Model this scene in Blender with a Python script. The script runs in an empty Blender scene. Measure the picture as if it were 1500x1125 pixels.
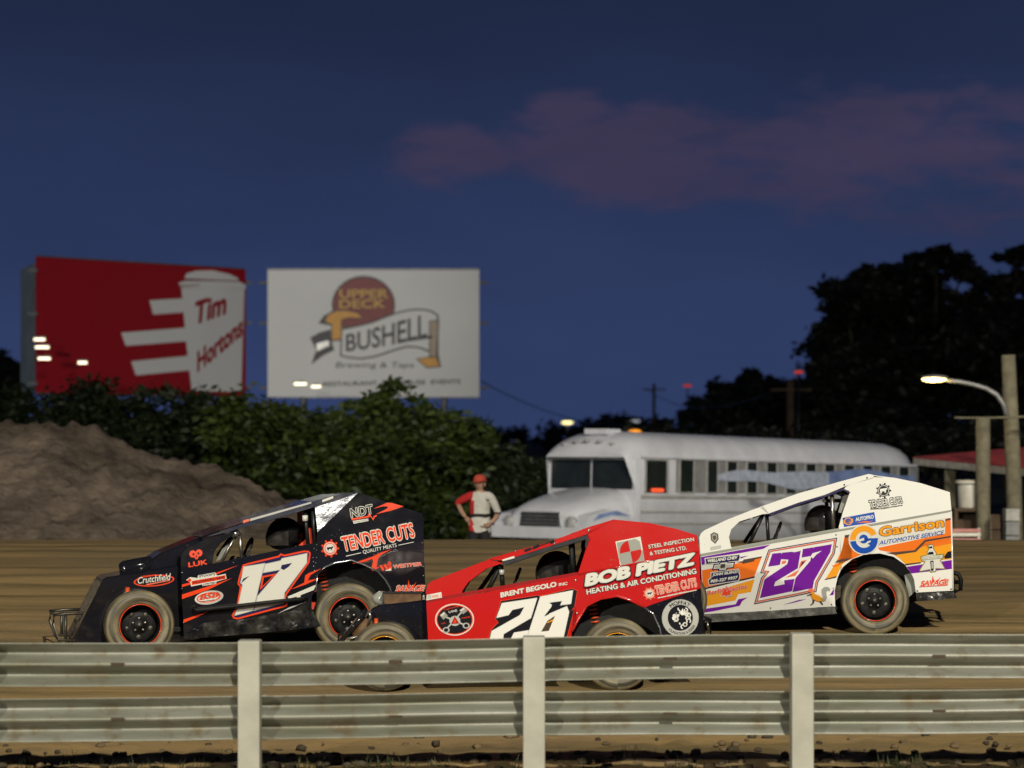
import bpy, bmesh, math, random
import numpy as np
from mathutils import Vector, Matrix
R = math.radians
random.seed(7)
rng = np.random.default_rng(7)
sc = bpy.context.scene
col = sc.collection

# ------------------------------------------------------------------ camera
FPX, CX, HY, CAMZ = 3600.0, 750.0, 640.0, 2.31          # focal length and horizon in photo pixels, eye height
cam_d = bpy.data.cameras.new('camera')
cam_d.sensor_width = 36.0
cam_d.lens = FPX / 1500.0 * 36.0
cam_d.shift_y = (HY - 562.5) / 1500.0
cam_d.clip_start, cam_d.clip_end = 0.5, 3000.0
cam_d.dof.use_dof = True
cam_d.dof.focus_distance = 21.6
cam_d.dof.aperture_fstop = 1.8
cam_d.dof.aperture_blades = 0
cam = bpy.data.objects.new('camera', cam_d)
col.objects.link(cam)
cam.location = (0, 0, CAMZ)
cam.rotation_euler = (R(90), 0, 0)
sc.camera = cam

# ------------------------------------------------------------------ render and exposure
sc.render.engine = 'CYCLES'
sc.cycles.use_denoising = True
try:
    sc.cycles.denoiser = 'OPENIMAGEDENOISE'
except Exception:
    pass
sc.cycles.max_bounces = 5
sc.cycles.diffuse_bounces = 2
sc.cycles.glossy_bounces = 3
sc.cycles.transparent_max_bounces = 6
sc.cycles.sample_clamp_indirect = 4.0
sc.view_settings.view_transform = 'Standard'
sc.view_settings.look = 'None'
sc.view_settings.exposure = 0.0
sc.view_settings.gamma = 1.0
sc.view_settings.use_curve_mapping = False

# ------------------------------------------------------------------ dusk sky
w = bpy.data.worlds.new('World')
sc.world = w
w.use_nodes = True
nt = w.node_tree
nt.nodes.clear()
def wn(t, **k):
    n = nt.nodes.new(t)
    for a, b in k.items():
        setattr(n, a, b)
    return n
def wmath(op, a, b=None, c=None, clamp=False):
    n = wn('ShaderNodeMath', operation=op, use_clamp=clamp)
    for i, v in enumerate((a, b, c)):
        if v is None:
            continue
        if isinstance(v, (int, float)):
            n.inputs[i].default_value = v
        else:
            nt.links.new(v, n.inputs[i])
    return n.outputs[0]
tc = wn('ShaderNodeTexCoord')
sep = wn('ShaderNodeSeparateXYZ')
nt.links.new(tc.outputs['Generated'], sep.inputs[0])
X, Y, Z = sep.outputs
az = wmath('ARCTAN2', X, Y)                 # 0 straight ahead of the track, turning right
el = wmath('ARCSINE', Z)
ramp = wn('ShaderNodeValToRGB')
nt.links.new(wmath('MULTIPLY_ADD', el, 1.0 / 0.6, 0.1, clamp=True), ramp.inputs[0])
cr = ramp.color_ramp
stops = [(0.0, (0.017, 0.027, 0.066)), (0.10, (0.0300, 0.0480, 0.1300)), (0.17, (0.0280, 0.0445, 0.1200)),
         (0.26, (0.0225, 0.0360, 0.0960)), (0.36, (0.0150, 0.0245, 0.0640)), (0.44, (0.0115, 0.0190, 0.0480)), (1.0, (0.006, 0.010, 0.024))]
while len(cr.elements) < len(stops):
    cr.elements.new(0.5)
for e, (p, c) in zip(cr.elements, stops):
    e.position = p
    e.color = c + (1,)
# sunset-lit cloud bank: soft-edged streaks, broken up by noise
cmb = wn('ShaderNodeCombineXYZ')
nt.links.new(wmath('MULTIPLY', az, 14.0), cmb.inputs[0])
nt.links.new(wmath('MULTIPLY', el, 42.0), cmb.inputs[1])
nz = wn('ShaderNodeTexNoise')
nz.inputs['Scale'].default_value = 1.3
nz.inputs['Detail'].default_value = 5.0
nt.links.new(cmb.outputs[0], nz.inputs['Vector'])
nz2 = wn('ShaderNodeTexNoise')
nz2.inputs['Scale'].default_value = 0.45
nz2.inputs['Detail'].default_value = 3.0
nt.links.new(cmb.outputs[0], nz2.inputs['Vector'])
total = None
def blob(px, py, rx, ry, amp):
    a0, e0 = math.atan((px - CX) / FPX), math.atan((HY - py) / FPX)
    dx = wmath('MULTIPLY', wmath('SUBTRACT', az, a0), FPX / rx)
    dy = wmath('MULTIPLY', wmath('SUBTRACT', el, e0), FPX / ry)
    d = wmath('ADD', wmath('MULTIPLY', dx, dx), wmath('MULTIPLY', dy, dy))
    return wmath('MULTIPLY', wmath('SUBTRACT', 1.0, wmath('MULTIPLY', d, 0.55)), amp)
for b in [(960, 225, 220, 72, 1.25), (1250, 225, 330, 80, 0.95), (1570, 265, 330, 70, 0.6), (665, 235, 90, 42, 1.15),
          (840, 165, 80, 26, 1.1), (2300, 200, 500, 80, 0.6), (-1200, 240, 500, 70, 0.6), (-3000, 180, 700, 90, 0.6),
          (4200, 210, 900, 90, 0.6)]:
    o = blob(*b)
    total = o if total is None else wmath('MAXIMUM', total, o)
nz3 = wn('ShaderNodeTexNoise')
nz3.inputs['Scale'].default_value = 4.5
nz3.inputs['Detail'].default_value = 6.0
nz3.inputs['Roughness'].default_value = 0.62
nt.links.new(cmb.outputs[0], nz3.inputs['Vector'])
edge = wmath('ADD', total, wmath('MULTIPLY', wmath('SUBTRACT', nz.outputs['Fac'], 0.5), 2.6))
edge = wmath('ADD', edge, wmath('MULTIPLY', wmath('SUBTRACT', nz3.outputs['Fac'], 0.5), 1.3))
mask = wn('ShaderNodeMapRange', interpolation_type='SMOOTHSTEP')
nt.links.new(edge, mask.inputs[0])
mask.inputs[1].default_value, mask.inputs[2].default_value = 0.10, 1.15
dens = wmath('MULTIPLY', mask.outputs[0], wmath('MULTIPLY_ADD', nz2.outputs['Fac'], 0.7, 0.42), clamp=True)
mix = wn('ShaderNodeMix', data_type='RGBA')
nt.links.new(dens, mix.inputs[0])
nt.links.new(ramp.outputs[0], mix.inputs[6])
mix.inputs[7].default_value = (0.054, 0.041, 0.084, 1)
# faint darker cloud texture over the blue
vary = wmath('MULTIPLY_ADD', nz2.outputs['Fac'], 0.5, 0.75)
mul = wn('ShaderNodeMix', data_type='RGBA', blend_type='MULTIPLY')
mul.inputs[0].default_value = 1.0
nt.links.new(mix.outputs[2], mul.inputs[6])
nt.links.new(vary, mul.inputs[7])
bg = wn('ShaderNodeBackground')
nt.links.new(mul.outputs[2], bg.inputs[0])
bg.inputs[1].default_value = 1.0
wo = wn('ShaderNodeOutputWorld')
nt.links.new(bg.outputs[0], wo.inputs[0])

# ------------------------------------------------------------------ unseen lamps behind the camera: two track floodlights, two spots added for the background
def flood(loc, target, power, cone, blend=0.5, color=(1.0, 0.94, 0.79), size=0.5):
    l = bpy.data.lights.new('unseen_floodlight', 'SPOT')
    l.energy, l.spot_size, l.spot_blend, l.color, l.shadow_soft_size = power, R(cone), blend, color, size
    o = bpy.data.objects.new('unseen_floodlight', l)
    col.objects.link(o)
    o.location = loc
    o.rotation_euler = (Vector(target) - Vector(loc)).to_track_quat('-Z', 'Y').to_euler()
flood((9, -18, 26), (0, 23, 0), 82000, 75)
flood((-24, -30, 14), (-1, 23, 0), 58000, 60)
flood((26, -14, 22), (3.0, 55, 0.5), 105000, 17, 0.7)  # added unseen spot that brightens the parked bus
flood((-30, -16, 24), (-17, 118, 9.5), 135000, 17, 0.8, (1.0, 0.98, 0.93))  # added unseen spot that brightens the billboards

# ------------------------------------------------------------------ helpers
def ray(px, py):
    return Vector(((px - CX) / FPX, 1.0, (HY - py) / FPX))
def at(px, py, D):
    return Vector((0, 0, CAMZ)) + ray(px, py) * D
SLOPE = 0.075
def track_z(y):
    return SLOPE * (y - 16.0)

def tag(o, label=None, cat=None, group=None, kind=None):
    if label: o['label'] = label
    if cat: o['category'] = cat
    if group: o['group'] = group
    if kind: o['kind'] = kind
    return o
def empty(name, loc=(0, 0, 0), rz=0.0):
    o = bpy.data.objects.new(name, None)
    o.empty_display_size = 0.3
    col.objects.link(o)
    o.location = loc
    o.rotation_euler = (0, 0, rz)
    return o
def copy_tree(o, parent=None):
    c = o.copy()
    col.objects.link(c)
    c.parent = parent
    for ch in o.children:
        copy_tree(ch, c)
    return c

class MB:
    """collects polygons, boxes, tubes and lathes, then links them as ONE mesh object"""
    def __init__(s):
        s.v, s.f, s.m, s.mats, s.sm = [], [], [], [], []
    def mi(s, mat):
        if mat not in s.mats:
            s.mats.append(mat)
        return s.mats.index(mat)
    def face(s, idx, mat, smooth=False):
        s.f.append(tuple(idx)); s.m.append(s.mi(mat)); s.sm.append(smooth)
    def poly(s, pts, mat, smooth=False):
        b = len(s.v)
        s.v += [tuple(p) for p in pts]
        s.face(range(b, b + len(pts)), mat, smooth)
    def prism(s, pts, off, mat):
        """polygon pts extruded by vector off (pts is the visible face)"""
        n = len(pts); b = len(s.v)
        off = Vector(off)
        s.v += [tuple(p) for p in pts] + [tuple(Vector(p) + off) for p in pts]
        s.face(range(b, b + n), mat)
        s.face(range(b + 2 * n - 1, b + n - 1, -1), mat)
        for i in range(n):
            j = (i + 1) % n
            s.face((b + j, b + i, b + n + i, b + n + j), mat)
    def box(s, c, d, mat, M=None):
        x, y, z = (t / 2.0 for t in d)
        b = len(s.v)
        for sx, sy, sz in ((-1,-1,-1),(1,-1,-1),(1,1,-1),(-1,1,-1),(-1,-1,1),(1,-1,1),(1,1,1),(-1,1,1)):
            p = Vector((sx * x, sy * y, sz * z))
            if M is not None: p = M @ p
            s.v.append(tuple(p + Vector(c)))
        for q in ((0,3,2,1),(4,5,6,7),(0,1,5,4),(1,2,6,5),(2,3,7,6),(3,0,4,7)):
            s.face([b + i for i in q], mat)
    def tube(s, path, r, mat, seg=8, cap=True):
        path = [Vector(p) for p in path]
        rs = r if isinstance(r, (list, tuple)) else [r] * len(path)
        b = len(s.v); n = len(path)
        for i, p in enumerate(path):
            t = (path[min(i + 1, n - 1)] - path[max(i - 1, 0)]).normalized()
            a = t.cross(Vector((0, 0, 1)) if abs(t.z) < 0.9 else Vector((1, 0, 0))).normalized()
            c = t.cross(a)
            for k in range(seg):
                q = 2 * math.pi * k / seg
                s.v.append(tuple(p + (a * math.cos(q) + c * math.sin(q)) * rs[i]))
        for i in range(n - 1):
            for k in range(seg):
                k2 = (k + 1) % seg
                s.face((b + i*seg + k, b + i*seg + k2, b + (i+1)*seg + k2, b + (i+1)*seg + k), mat, True)
        if cap:
            s.face([b + k for k in range(seg)][::-1], mat)
            s.face([b + (n-1)*seg + k for k in range(seg)], mat)
    def lathe(s, prof, c, axis, mat, seg=32, smooth=True, closed=False, caps=True):
        """prof = [(radius, along axis)]; axis 'y' or 'z'"""
        b = len(s.v); n = len(prof)
        for r, h in prof:
            for k in range(seg):
                q = 2 * math.pi * k / seg
                if axis == 'y': p = (c[0] + r * math.cos(q), c[1] + h, c[2] + r * math.sin(q))
                else: p = (c[0] + r * math.cos(q), c[1] + r * math.sin(q), c[2] + h)
                s.v.append(p)
        for i in range(n - 1 + (1 if closed else 0)):
            i2 = (i + 1) % n
            for k in range(seg):
                k2 = (k + 1) % seg
                s.face((b + i*seg + k, b + i*seg + k2, b + i2*seg + k2, b + i2*seg + k), mat, smooth)
        if not closed and caps:
            if prof[0][0] > 1e-4: s.face([b + k for k in range(seg)][::-1], mat)
            if prof[-1][0] > 1e-4: s.face([b + (n-1)*seg + k for k in range(seg)], mat)
    def ellipsoid(s, c, rad, mat, nu=20, nv=12, fn=None):
        b = len(s.v)
        for j in range(nv + 1):
            t = math.pi * j / nv
            for i in range(nu):
                q = 2 * math.pi * i / nu
                d = Vector((math.sin(t) * math.cos(q), math.sin(t) * math.sin(q), math.cos(t)))
                k = fn(d) if fn else 1.0
                s.v.append((c[0] + d.x * rad[0] * k, c[1] + d.y * rad[1] * k, c[2] + d.z * rad[2] * k))
        for j in range(nv):
            for i in range(nu):
                i2 = (i + 1) % nu
                s.face((b + j*nu + i, b + (j+1)*nu + i, b + (j+1)*nu + i2, b + j*nu + i2), mat, True)
    def build(s, name, parent=None, fix=True):
        me = bpy.data.meshes.new(name)
        me.from_pydata(s.v, [], s.f)
        for m in s.mats: me.materials.append(m)
        me.polygons.foreach_set('material_index', s.m)
        me.polygons.foreach_set('use_smooth', s.sm)
        me.update()
        if fix:
            bm = bmesh.new(); bm.from_mesh(me)
            bmesh.ops.recalc_face_normals(bm, faces=bm.faces)
            bm.to_mesh(me); bm.free()
        o = bpy.data.objects.new(name, me)
        col.objects.link(o)
        if parent is not None: o.parent = parent
        return o

# ------------------------------------------------------------------ materials
def principled(name):
    m = bpy.data.materials.new(name)
    m.use_nodes = True
    return m, m.node_tree, m.node_tree.nodes['Principled BSDF']
def noise_node(t, scale, detail=4.0, rough=0.55, vec=None, coord='Object', stretch=None):
    tcn = t.nodes.new('ShaderNodeTexCoord')
    out = tcn.outputs[coord]
    if stretch:
        mp = t.nodes.new('ShaderNodeMapping')
        mp.inputs['Scale'].default_value = stretch
        t.links.new(out, mp.inputs[0]); out = mp.outputs[0]
    n = t.nodes.new('ShaderNodeTexNoise')
    n.inputs['Scale'].default_value = scale
    n.inputs['Detail'].default_value = detail
    n.inputs['Roughness'].default_value = rough
    t.links.new(out, n.inputs['Vector'])
    return n
def map_range(t, src, a, b, c=0.0, d=1.0):
    n = t.nodes.new('ShaderNodeMapRange')
    n.inputs[1].default_value, n.inputs[2].default_value, n.inputs[3].default_value, n.inputs[4].default_value = a, b, c, d
    t.links.new(src, n.inputs[0])
    return n.outputs[0]
def mixc(t, fac, a, b):
    n = t.nodes.new('ShaderNodeMix'); n.data_type = 'RGBA'
    for i, v in ((0, fac), (6, a), (7, b)):
        if hasattr(v, 'is_output'): t.links.new(v, n.inputs[i])
        elif i == 0: n.inputs[0].default_value = v
        else: n.inputs[i].default_value = tuple(v) + (1,)
    return n.outputs[2]
def bump(t, b, src, strength, dist=0.02):
    n = t.nodes.new('ShaderNodeBump')
    n.inputs['Strength'].default_value = strength
    n.inputs['Distance'].default_value = dist
    t.links.new(src, n.inputs['Height'])
    t.links.new(n.outputs[0], b.inputs['Normal'])
def mat_simple(name, c, rough=0.6, metal=0.0, var=0.25, scale=6.0, spec=0.5, bmp=0.0, bscale=30.0):
    m, t, b = principled(name)
    n = noise_node(t, scale)
    f = map_range(t, n.outputs['Fac'], 0.3, 0.7)
    t.links.new(mixc(t, f, [x * (1 - var) for x in c], [min(1, x * (1 + var)) for x in c]), b.inputs['Base Color'])
    b.inputs['Roughness'].default_value = rough
    b.inputs['Metallic'].default_value = metal
    b.inputs['Specular IOR Level'].default_value = spec
    if bmp:
        bump(t, b, noise_node(t, bscale, 5).outputs['Fac'], bmp)
    return m
DIRT = (0.105, 0.075, 0.042)
def mat_paint(name, c, rough=0.22, dirt=0.35, wob=0.10, coat=0.5):
    rough *= 0.62
    """sheet metal paint or vinyl: oil-canned reflections, dust film and flung mud specks"""
    m, t, b = principled(name)
    n1 = noise_node(t, 2.6, 6, 0.6)
    film = map_range(t, n1.outputs['Fac'], 0.42, 0.78, 0.0, dirt * 0.5)
    n2 = noise_node(t, 75, 3, 0.6)
    n3 = noise_node(t, 3.5, 3, 0.5)
    t_ = t.nodes.new('ShaderNodeMath'); t_.operation = 'MULTIPLY_ADD'
    t.links.new(n3.outputs['Fac'], t_.inputs[0]); t_.inputs[1].default_value = 0.35
    t.links.new(n2.outputs['Fac'], t_.inputs[2])
    spk = map_range(t, t_.outputs[0], 0.855, 0.90, 0.0, min(0.8, 0.25 + dirt * 1.5))
    mx = t.nodes.new('ShaderNodeMath'); mx.operation = 'MAXIMUM'
    t.links.new(film, mx.inputs[0]); t.links.new(spk, mx.inputs[1])
    t.links.new(mixc(t, mx.outputs[0], c, DIRT), b.inputs['Base Color'])
    t.links.new(map_range(t, mx.outputs[0], 0, 1, rough, 0.8), b.inputs['Roughness'])
    b.inputs['Coat Weight'].default_value = coat
    b.inputs['Coat Roughness'].default_value = 0.04
    bump(t, b, noise_node(t, 3.0, 2, 0.4).outputs['Fac'], wob, 0.05)
    return m
def mat_emit(name, c, s):
    m, t, b = principled(name)
    b.inputs['Base Color'].default_value = tuple(c) + (1,)
    b.inputs['Emission Color'].default_value = tuple(c) + (1,)
    b.inputs['Emission Strength'].default_value = s
    return m
def mat_leaf(name, c1, c2, scale=1.2):
    m, t, b = principled(name)
    n = noise_node(t, scale, 4)
    at_ = t.nodes.new('ShaderNodeAttribute'); at_.attribute_name = 'leaf_tone'
    f = t.nodes.new('ShaderNodeMath'); f.operation = 'MULTIPLY_ADD'
    t.links.new(at_.outputs['Fac'], f.inputs[0]); f.inputs[1].default_value = 0.6
    t.links.new(map_range(t, n.outputs['Fac'], 0.35, 0.65, -0.1, 0.5), f.inputs[2])
    f.use_clamp = True
    t.links.new(mixc(t, f.outputs[0], c1, c2), b.inputs['Base Color'])
    b.inputs['Roughness'].default_value = 0.55
    b.inputs['Specular IOR Level'].default_value = 0.3
    return m

def mat_scuffed():
    m, t, b = principled('black_scuffed_metal')
    n1 = noise_node(t, 7, 5, 0.65); n2 = noise_node(t, 1.0, 4, 0.6, stretch=(5, 5, 26))
    c = mixc(t, map_range(t, n1.outputs['Fac'], 0.40, 0.70), (0.012, 0.012, 0.015), (0.07, 0.066, 0.058))
    c = mixc(t, map_range(t, n2.outputs['Fac'], 0.60, 0.72, 0, 0.7), c, (0.24, 0.24, 0.23))
    t.links.new(c, b.inputs['Base Color'])
    b.inputs['Metallic'].default_value = 0.45
    t.links.new(map_range(t, n1.outputs['Fac'], 0.3, 0.7, 0.10, 0.34), b.inputs['Roughness'])
    bump(t, b, noise_node(t, 5.5, 3, 0.45).outputs['Fac'], 0.75, 0.06)
    return m
M = {}
M['black'] = mat_paint('black_paint', (0.008, 0.008, 0.011), 0.16, 0.12, 0.30)
M['black2'] = mat_scuffed()
M['red'] = mat_paint('red_paint', (0.50, 0.012, 0.010), 0.24, 0.12, 0.10)
M['dkred'] = mat_paint('dark_red_paint', (0.30, 0.012, 0.012), 0.3, 0.15, 0.10)
M['white'] = mat_paint('white_paint', (0.76, 0.75, 0.70), 0.24, 0.10, 0.06)
M['orange'] = mat_paint('orange_vinyl', (0.80, 0.17, 0.012), 0.25, 0.12, 0.10)
M['yellow'] = mat_paint('yellow_vinyl', (0.82, 0.33, 0.015), 0.25, 0.12, 0.10)
M['redor'] = mat_paint('red_orange_vinyl', (0.80, 0.060, 0.014), 0.28, 0.10, 0.10)
M['purple'] = mat_paint('purple_vinyl', (0.16, 0.012, 0.30), 0.25, 0.05, 0.10)
M['blue'] = mat_paint('blue_vinyl', (0.012, 0.075, 0.40), 0.28, 0.08, 0.08)
M['dknavy'] = mat_paint('blue_black_paint', (0.010, 0.012, 0.030), 0.28, 0.10, 0.2)
M['navy'] = mat_paint('navy_vinyl', (0.020, 0.016, 0.075), 0.28, 0.10, 0.08)
M['salmon'] = mat_paint('salmon_vinyl', (0.75, 0.16, 0.08), 0.28, 0.08, 0.08)
M['cream'] = mat_paint('cream_vinyl', (0.66, 0.65, 0.58), 0.28, 0.10, 0.08)
M['silver'] = mat_paint('silver_vinyl', (0.44, 0.44, 0.41), 0.3, 0.15, 0.08)
M['grey'] = mat_paint('grey_vinyl', (0.30, 0.31, 0.27), 0.3, 0.15, 0.08)
M['olive'] = mat_paint('olive_vinyl', (0.22, 0.20, 0.03), 0.35, 0.1, 0.05)
M['blackdec'] = mat_paint('black_vinyl', (0.012, 0.012, 0.016), 0.25, 0.10, 0.10)
M['brown'] = mat_paint('brown_vinyl', (0.07, 0.045, 0.03), 0.4, 0.1, 0.05)
M['steel'] = mat_simple('dark_steel_tube', (0.035, 0.035, 0.036), 0.35, 0.6, 0.4, 14)
M['dull'] = mat_simple('dull_dirty_steel', (0.10, 0.092, 0.075), 0.45, 0.7, 0.5, 14)
M['chrome'] = mat_simple('worn_bare_metal', (0.42, 0.40, 0.36), 0.30, 0.9, 0.3, 14)
M['alloy'] = mat_simple('dusty_aluminium_skirt', (0.16, 0.16, 0.15), 0.34, 0.75, 0.5, 9, bmp=0.4, bscale=9)
M['brushed'] = mat_simple('bare_aluminium', (0.42, 0.43, 0.46), 0.22, 0.9, 0.4, 7, bmp=0.5, bscale=6)
M['under'] = mat_simple('oily_chassis', (0.010, 0.010, 0.010), 0.55, 0.0, 0.5, 20, spec=0.25)
M['muddy'] = mat_simple('mud_caked_panel', (0.060, 0.046, 0.032), 0.75, 0.0, 0.5, 22, bmp=0.6, bscale=60)
M['filter'] = mat_simple('pleated_filter', (0.13, 0.065, 0.025), 0.7, 0.0, 0.4, 25)
M['spring'] = mat_simple('red_orange_spring', (0.6, 0.08, 0.015), 0.4, 0.1, 0.2)
M['glass'] = mat_simple('smoked_visor', (0.05, 0.045, 0.04), 0.08, 0.3, 0.6, 8, bmp=0.2, bscale=8)
M['helmet'] = mat_simple('black_helmet', (0.010, 0.010, 0.011), 0.12, 0.0, 0.3, 8)
M['suit'] = mat_simple('dark_racing_suit', (0.020, 0.020, 0.026), 0.8, 0.0, 0.4, 12)
M['glove'] = mat_simple('black_gloves', (0.016, 0.015, 0.015), 0.7)
M['seatred'] = mat_simple('orange_red_seat', (0.70, 0.055, 0.018), 0.6, 0.0, 0.15)

def mat_tyre():
    m, t, b = principled('dusty_rubber')
    tcn = t.nodes.new('ShaderNodeTexCoord')
    sp = t.nodes.new('ShaderNodeSeparateXYZ'); t.links.new(tcn.outputs['Object'], sp.inputs[0])
    def mth(op, a, bb=None):
        n = t.nodes.new('ShaderNodeMath'); n.operation = op
        for i, v in enumerate((a, bb)):
            if v is None: continue
            if isinstance(v, (int, float)): n.inputs[i].default_value = v
            else: t.links.new(v, n.inputs[i])
        return n.outputs[0]
    rad = mth('SQRT', mth('ADD', mth('MULTIPLY', sp.outputs[0], sp.outputs[0]), mth('MULTIPLY', sp.outputs[2], sp.outputs[2])))
    cb = t.nodes.new('ShaderNodeCombineXYZ')
    t.links.new(mth('MULTIPLY', rad, 30.0), cb.inputs[0])
    t.links.new(mth('MULTIPLY', mth('ARCTAN2', sp.outputs[0], sp.outputs[2]), 0.5), cb.inputs[1])
    n = t.nodes.new('ShaderNodeTexNoise'); n.inputs['Scale'].default_value = 1.0; n.inputs['Detail'].default_value = 4
    t.links.new(cb.outputs[0], n.inputs['Vector'])
    n2 = noise_node(t, 5, 3)
    f = mth('MULTIPLY', map_range(t, n.outputs['Fac'], 0.36, 0.62, 0.08, 1.0), map_range(t, n2.outputs['Fac'], 0.3, 0.62, 0.40, 1.0))
    t.links.new(mixc(t, f, (0.022, 0.023, 0.020), (0.27, 0.225, 0.130)), b.inputs['Base Color'])
    b.inputs['Roughness'].default_value = 0.55
    b.inputs['Specular IOR Level'].default_value = 0.45
    return m
M['tyre'] = mat_tyre()

# ------------------------------------------------------------------ lettering
_txt = {}
def text_mesh(s, off=0.0, spacing=1.0):
    k = (s, off, spacing)
    if k in _txt: return _txt[k]
    c = bpy.data.curves.new('lettering', 'FONT')
    c.body = s; c.size = 1.0; c.offset = off; c.space_character = spacing
    c.resolution_u = 3
    o = bpy.data.objects.new('lettering', c)
    col.objects.link(o)
    dg = bpy.context.evaluated_depsgraph_get(); dg.update()
    me = bpy.data.meshes.new_from_object(o.evaluated_get(dg))
    v = [(p.co.x, p.co.y) for p in me.vertices]
    f = [tuple(p.vertices) for p in me.polygons]
    bpy.data.objects.remove(o); bpy.data.curves.remove(c); bpy.data.meshes.remove(me)
    _txt[k] = (v, f)
    return v, f
def offset_poly(pts, d):
    """mitred offset of a polygon in picture coordinates; d > 0 grows it"""
    n = len(pts)
    area = sum(pts[i][0] * pts[(i+1) % n][1] - pts[(i+1) % n][0] * pts[i][1] for i in range(n))
    sg = 1.0 if area > 0 else -1.0
    out = []
    for i in range(n):
        p0, p1, p2 = (Vector(pts[(i + k) % n]) for k in (-1, 0, 1))
        a, b = (p1 - p0), (p2 - p1)
        if a.length < 1e-6 or b.length < 1e-6:
            out.append(tuple(p1)); continue
        a.normalize(); b.normalize()
        na, nb = Vector((a.y, -a.x)) * sg, Vector((b.y, -b.x)) * sg
        m = na + nb
        den = max(0.45, 1 + na.dot(nb))
        out.append(tuple(p1 + m * (d / den)))
    return out
class Decal:
    """flat print lying on one panel: proj maps a drawing coordinate to a point on the panel"""
    def __init__(s, proj, nrm, T=(0, 0, 1.0)):
        s.proj, s.nrm, s.T, s.mb = proj, Vector(nrm), T, MB()
    def p(s, q, layer):
        T = s.T
        return s.proj(T[0] + q[0] / T[2], T[1] + q[1] / T[2]) + s.nrm * (0.0016 + 0.0011 * layer)
    def poly(s, pts, mat, layer=0):
        s.mb.poly([s.p(q, layer) for q in pts], M[mat]); return s
    def ell(s, cx, cy, rx, ry, mat, layer=0, rot=0.0, n=28):
        c, k = math.cos(R(rot)), math.sin(R(rot))
        pts = []
        for i in range(n):
            a = 2 * math.pi * i / n
            x, y = rx * math.cos(a), ry * math.sin(a)
            pts.append((cx + x * c - y * k, cy + x * k + y * c))
        return s.poly(pts, mat, layer)
    def line(s, a, b, wd, mat, layer=0):
        a, b = Vector(a), Vector(b)
        t = (b - a).normalized(); n = Vector((-t.y, t.x)) * wd / 2
        return s.poly([a + n, b + n, b - n, a - n], mat, layer)
    def text(s, txt, bl, br, tl, mat, layer=0, bold=0.012, under=(), spacing=1.0, fn=None):
        base, _ = text_mesh(txt, 0.0, spacing)
        xs, ys = [q[0] for q in base], [q[1] for q in base]
        x0, x1, y0, y1 = min(xs) - bold, max(xs) + bold, min(ys) - bold, max(ys) + bold
        bl, br, tl = Vector(bl), Vector(br), Vector(tl)
        v, f = text_mesh(txt, 0.0, spacing)
        def put(off, mname, lay):
            # heavier strokes: the letters struck several times around a small ring
            nk = 1 if off < 0.006 else (6 if off < 0.05 else 8)
            for k in range(nk):
                dx, dy = (off * math.cos(2 * math.pi * k / nk), off * math.sin(2 * math.pi * k / nk)) if nk > 1 else (0, 0)
                b = len(s.mb.v)
                for x, y in v:
                    u, t = (x + dx - x0) / (x1 - x0), (y + dy - y0) / (y1 - y0)
                    q = fn(u, t) if fn else bl + (br - bl) * u + (tl - bl) * t
                    s.mb.v.append(tuple(s.p(q, lay + 0.09 * k)))
                for q in f: s.mb.face([b + i for i in q], M[mname])
        for k, (off, mname) in enumerate(under):
            put(bold + off, mname, layer + k)
        put(bold, mat, layer + len(under))
        return s
    def build(s, name, parent, label=None):
        if name == 'stripe':                                      # every stripe a piece of its own
            for f, m in zip(s.mb.f, s.mb.m):
                one = MB(); one.poly([s.mb.v[i] for i in f], s.mb.mats[m]); o = one.build(name, parent, fix=False)
            return o
        o = s.mb.build(name, parent, fix=False)
        if label: o['label'] = label
        return o

# ------------------------------------------------------------------ ground: banked clay track, crest, infield
def ground_z(x, y):
    if y < 15.0: z = SLOPE * (15.0 - 16.0)
    elif y < 28.0: z = track_z(y)
    elif y < 32.0:
        u = (y - 28.0) / 4.0
        z = track_z(28.0) + 4.0 * SLOPE * (u - u * u / 2 * 1.6)
    else:
        zc = track_z(28.0) + 4.0 * SLOPE * 0.2
        u = min(1.0, (y - 32.0) / 9.0); u = u * u * (3 - 2 * u)
        z = zc + (-0.56 - zc) * u
    return z
def make_ground():
    xs = np.concatenate([np.linspace(-900, -60, 8), np.linspace(-40, -9, 12), np.linspace(-8, 8, 130), np.linspace(9, 40, 12), np.linspace(60, 900, 8)])
    ys = np.concatenate([np.linspace(-120, 8, 8), np.linspace(10, 15, 6), np.linspace(15.3, 36, 190), np.linspace(37, 60, 24), np.linspace(66, 200, 14), np.linspace(260, 1500, 8)])
    from mathutils import noise
    mb = MB()
    for y in ys:
        for x in xs:
            z = ground_z(x, y)
            if 15 < y < 36 and abs(x) < 8.5:
                z += 0.018 * noise.noise(Vector((x * 0.8, y * 2.2, 3.0))) + 0.010 * noise.noise(Vector((x * 2.0, y * 7.0, 9.0)))
                if y < 18.3:                                   # churned clods along the foot of the rail
                    k = min(1.0, (18.3 - y) / 0.9)
                    z += k * (0.035 * noise.noise(Vector((x * 4.5, y * 6.0, 1.0))) + 0.03 * noise.noise(Vector((x * 11, y * 11, 5.0))))
            mb.v.append((float(x), float(y), float(z)))
    nx = len(xs)
    for j in range(len(ys) - 1):
        for i in range(nx - 1):
            mb.face((j*nx + i, j*nx + i + 1, (j+1)*nx + i + 1, (j+1)*nx + i), M['clay'] if ys[j] < 36 else M['field'], True)
    o = mb.build('ground', None)
    tag(o, kind='structure')
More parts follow.
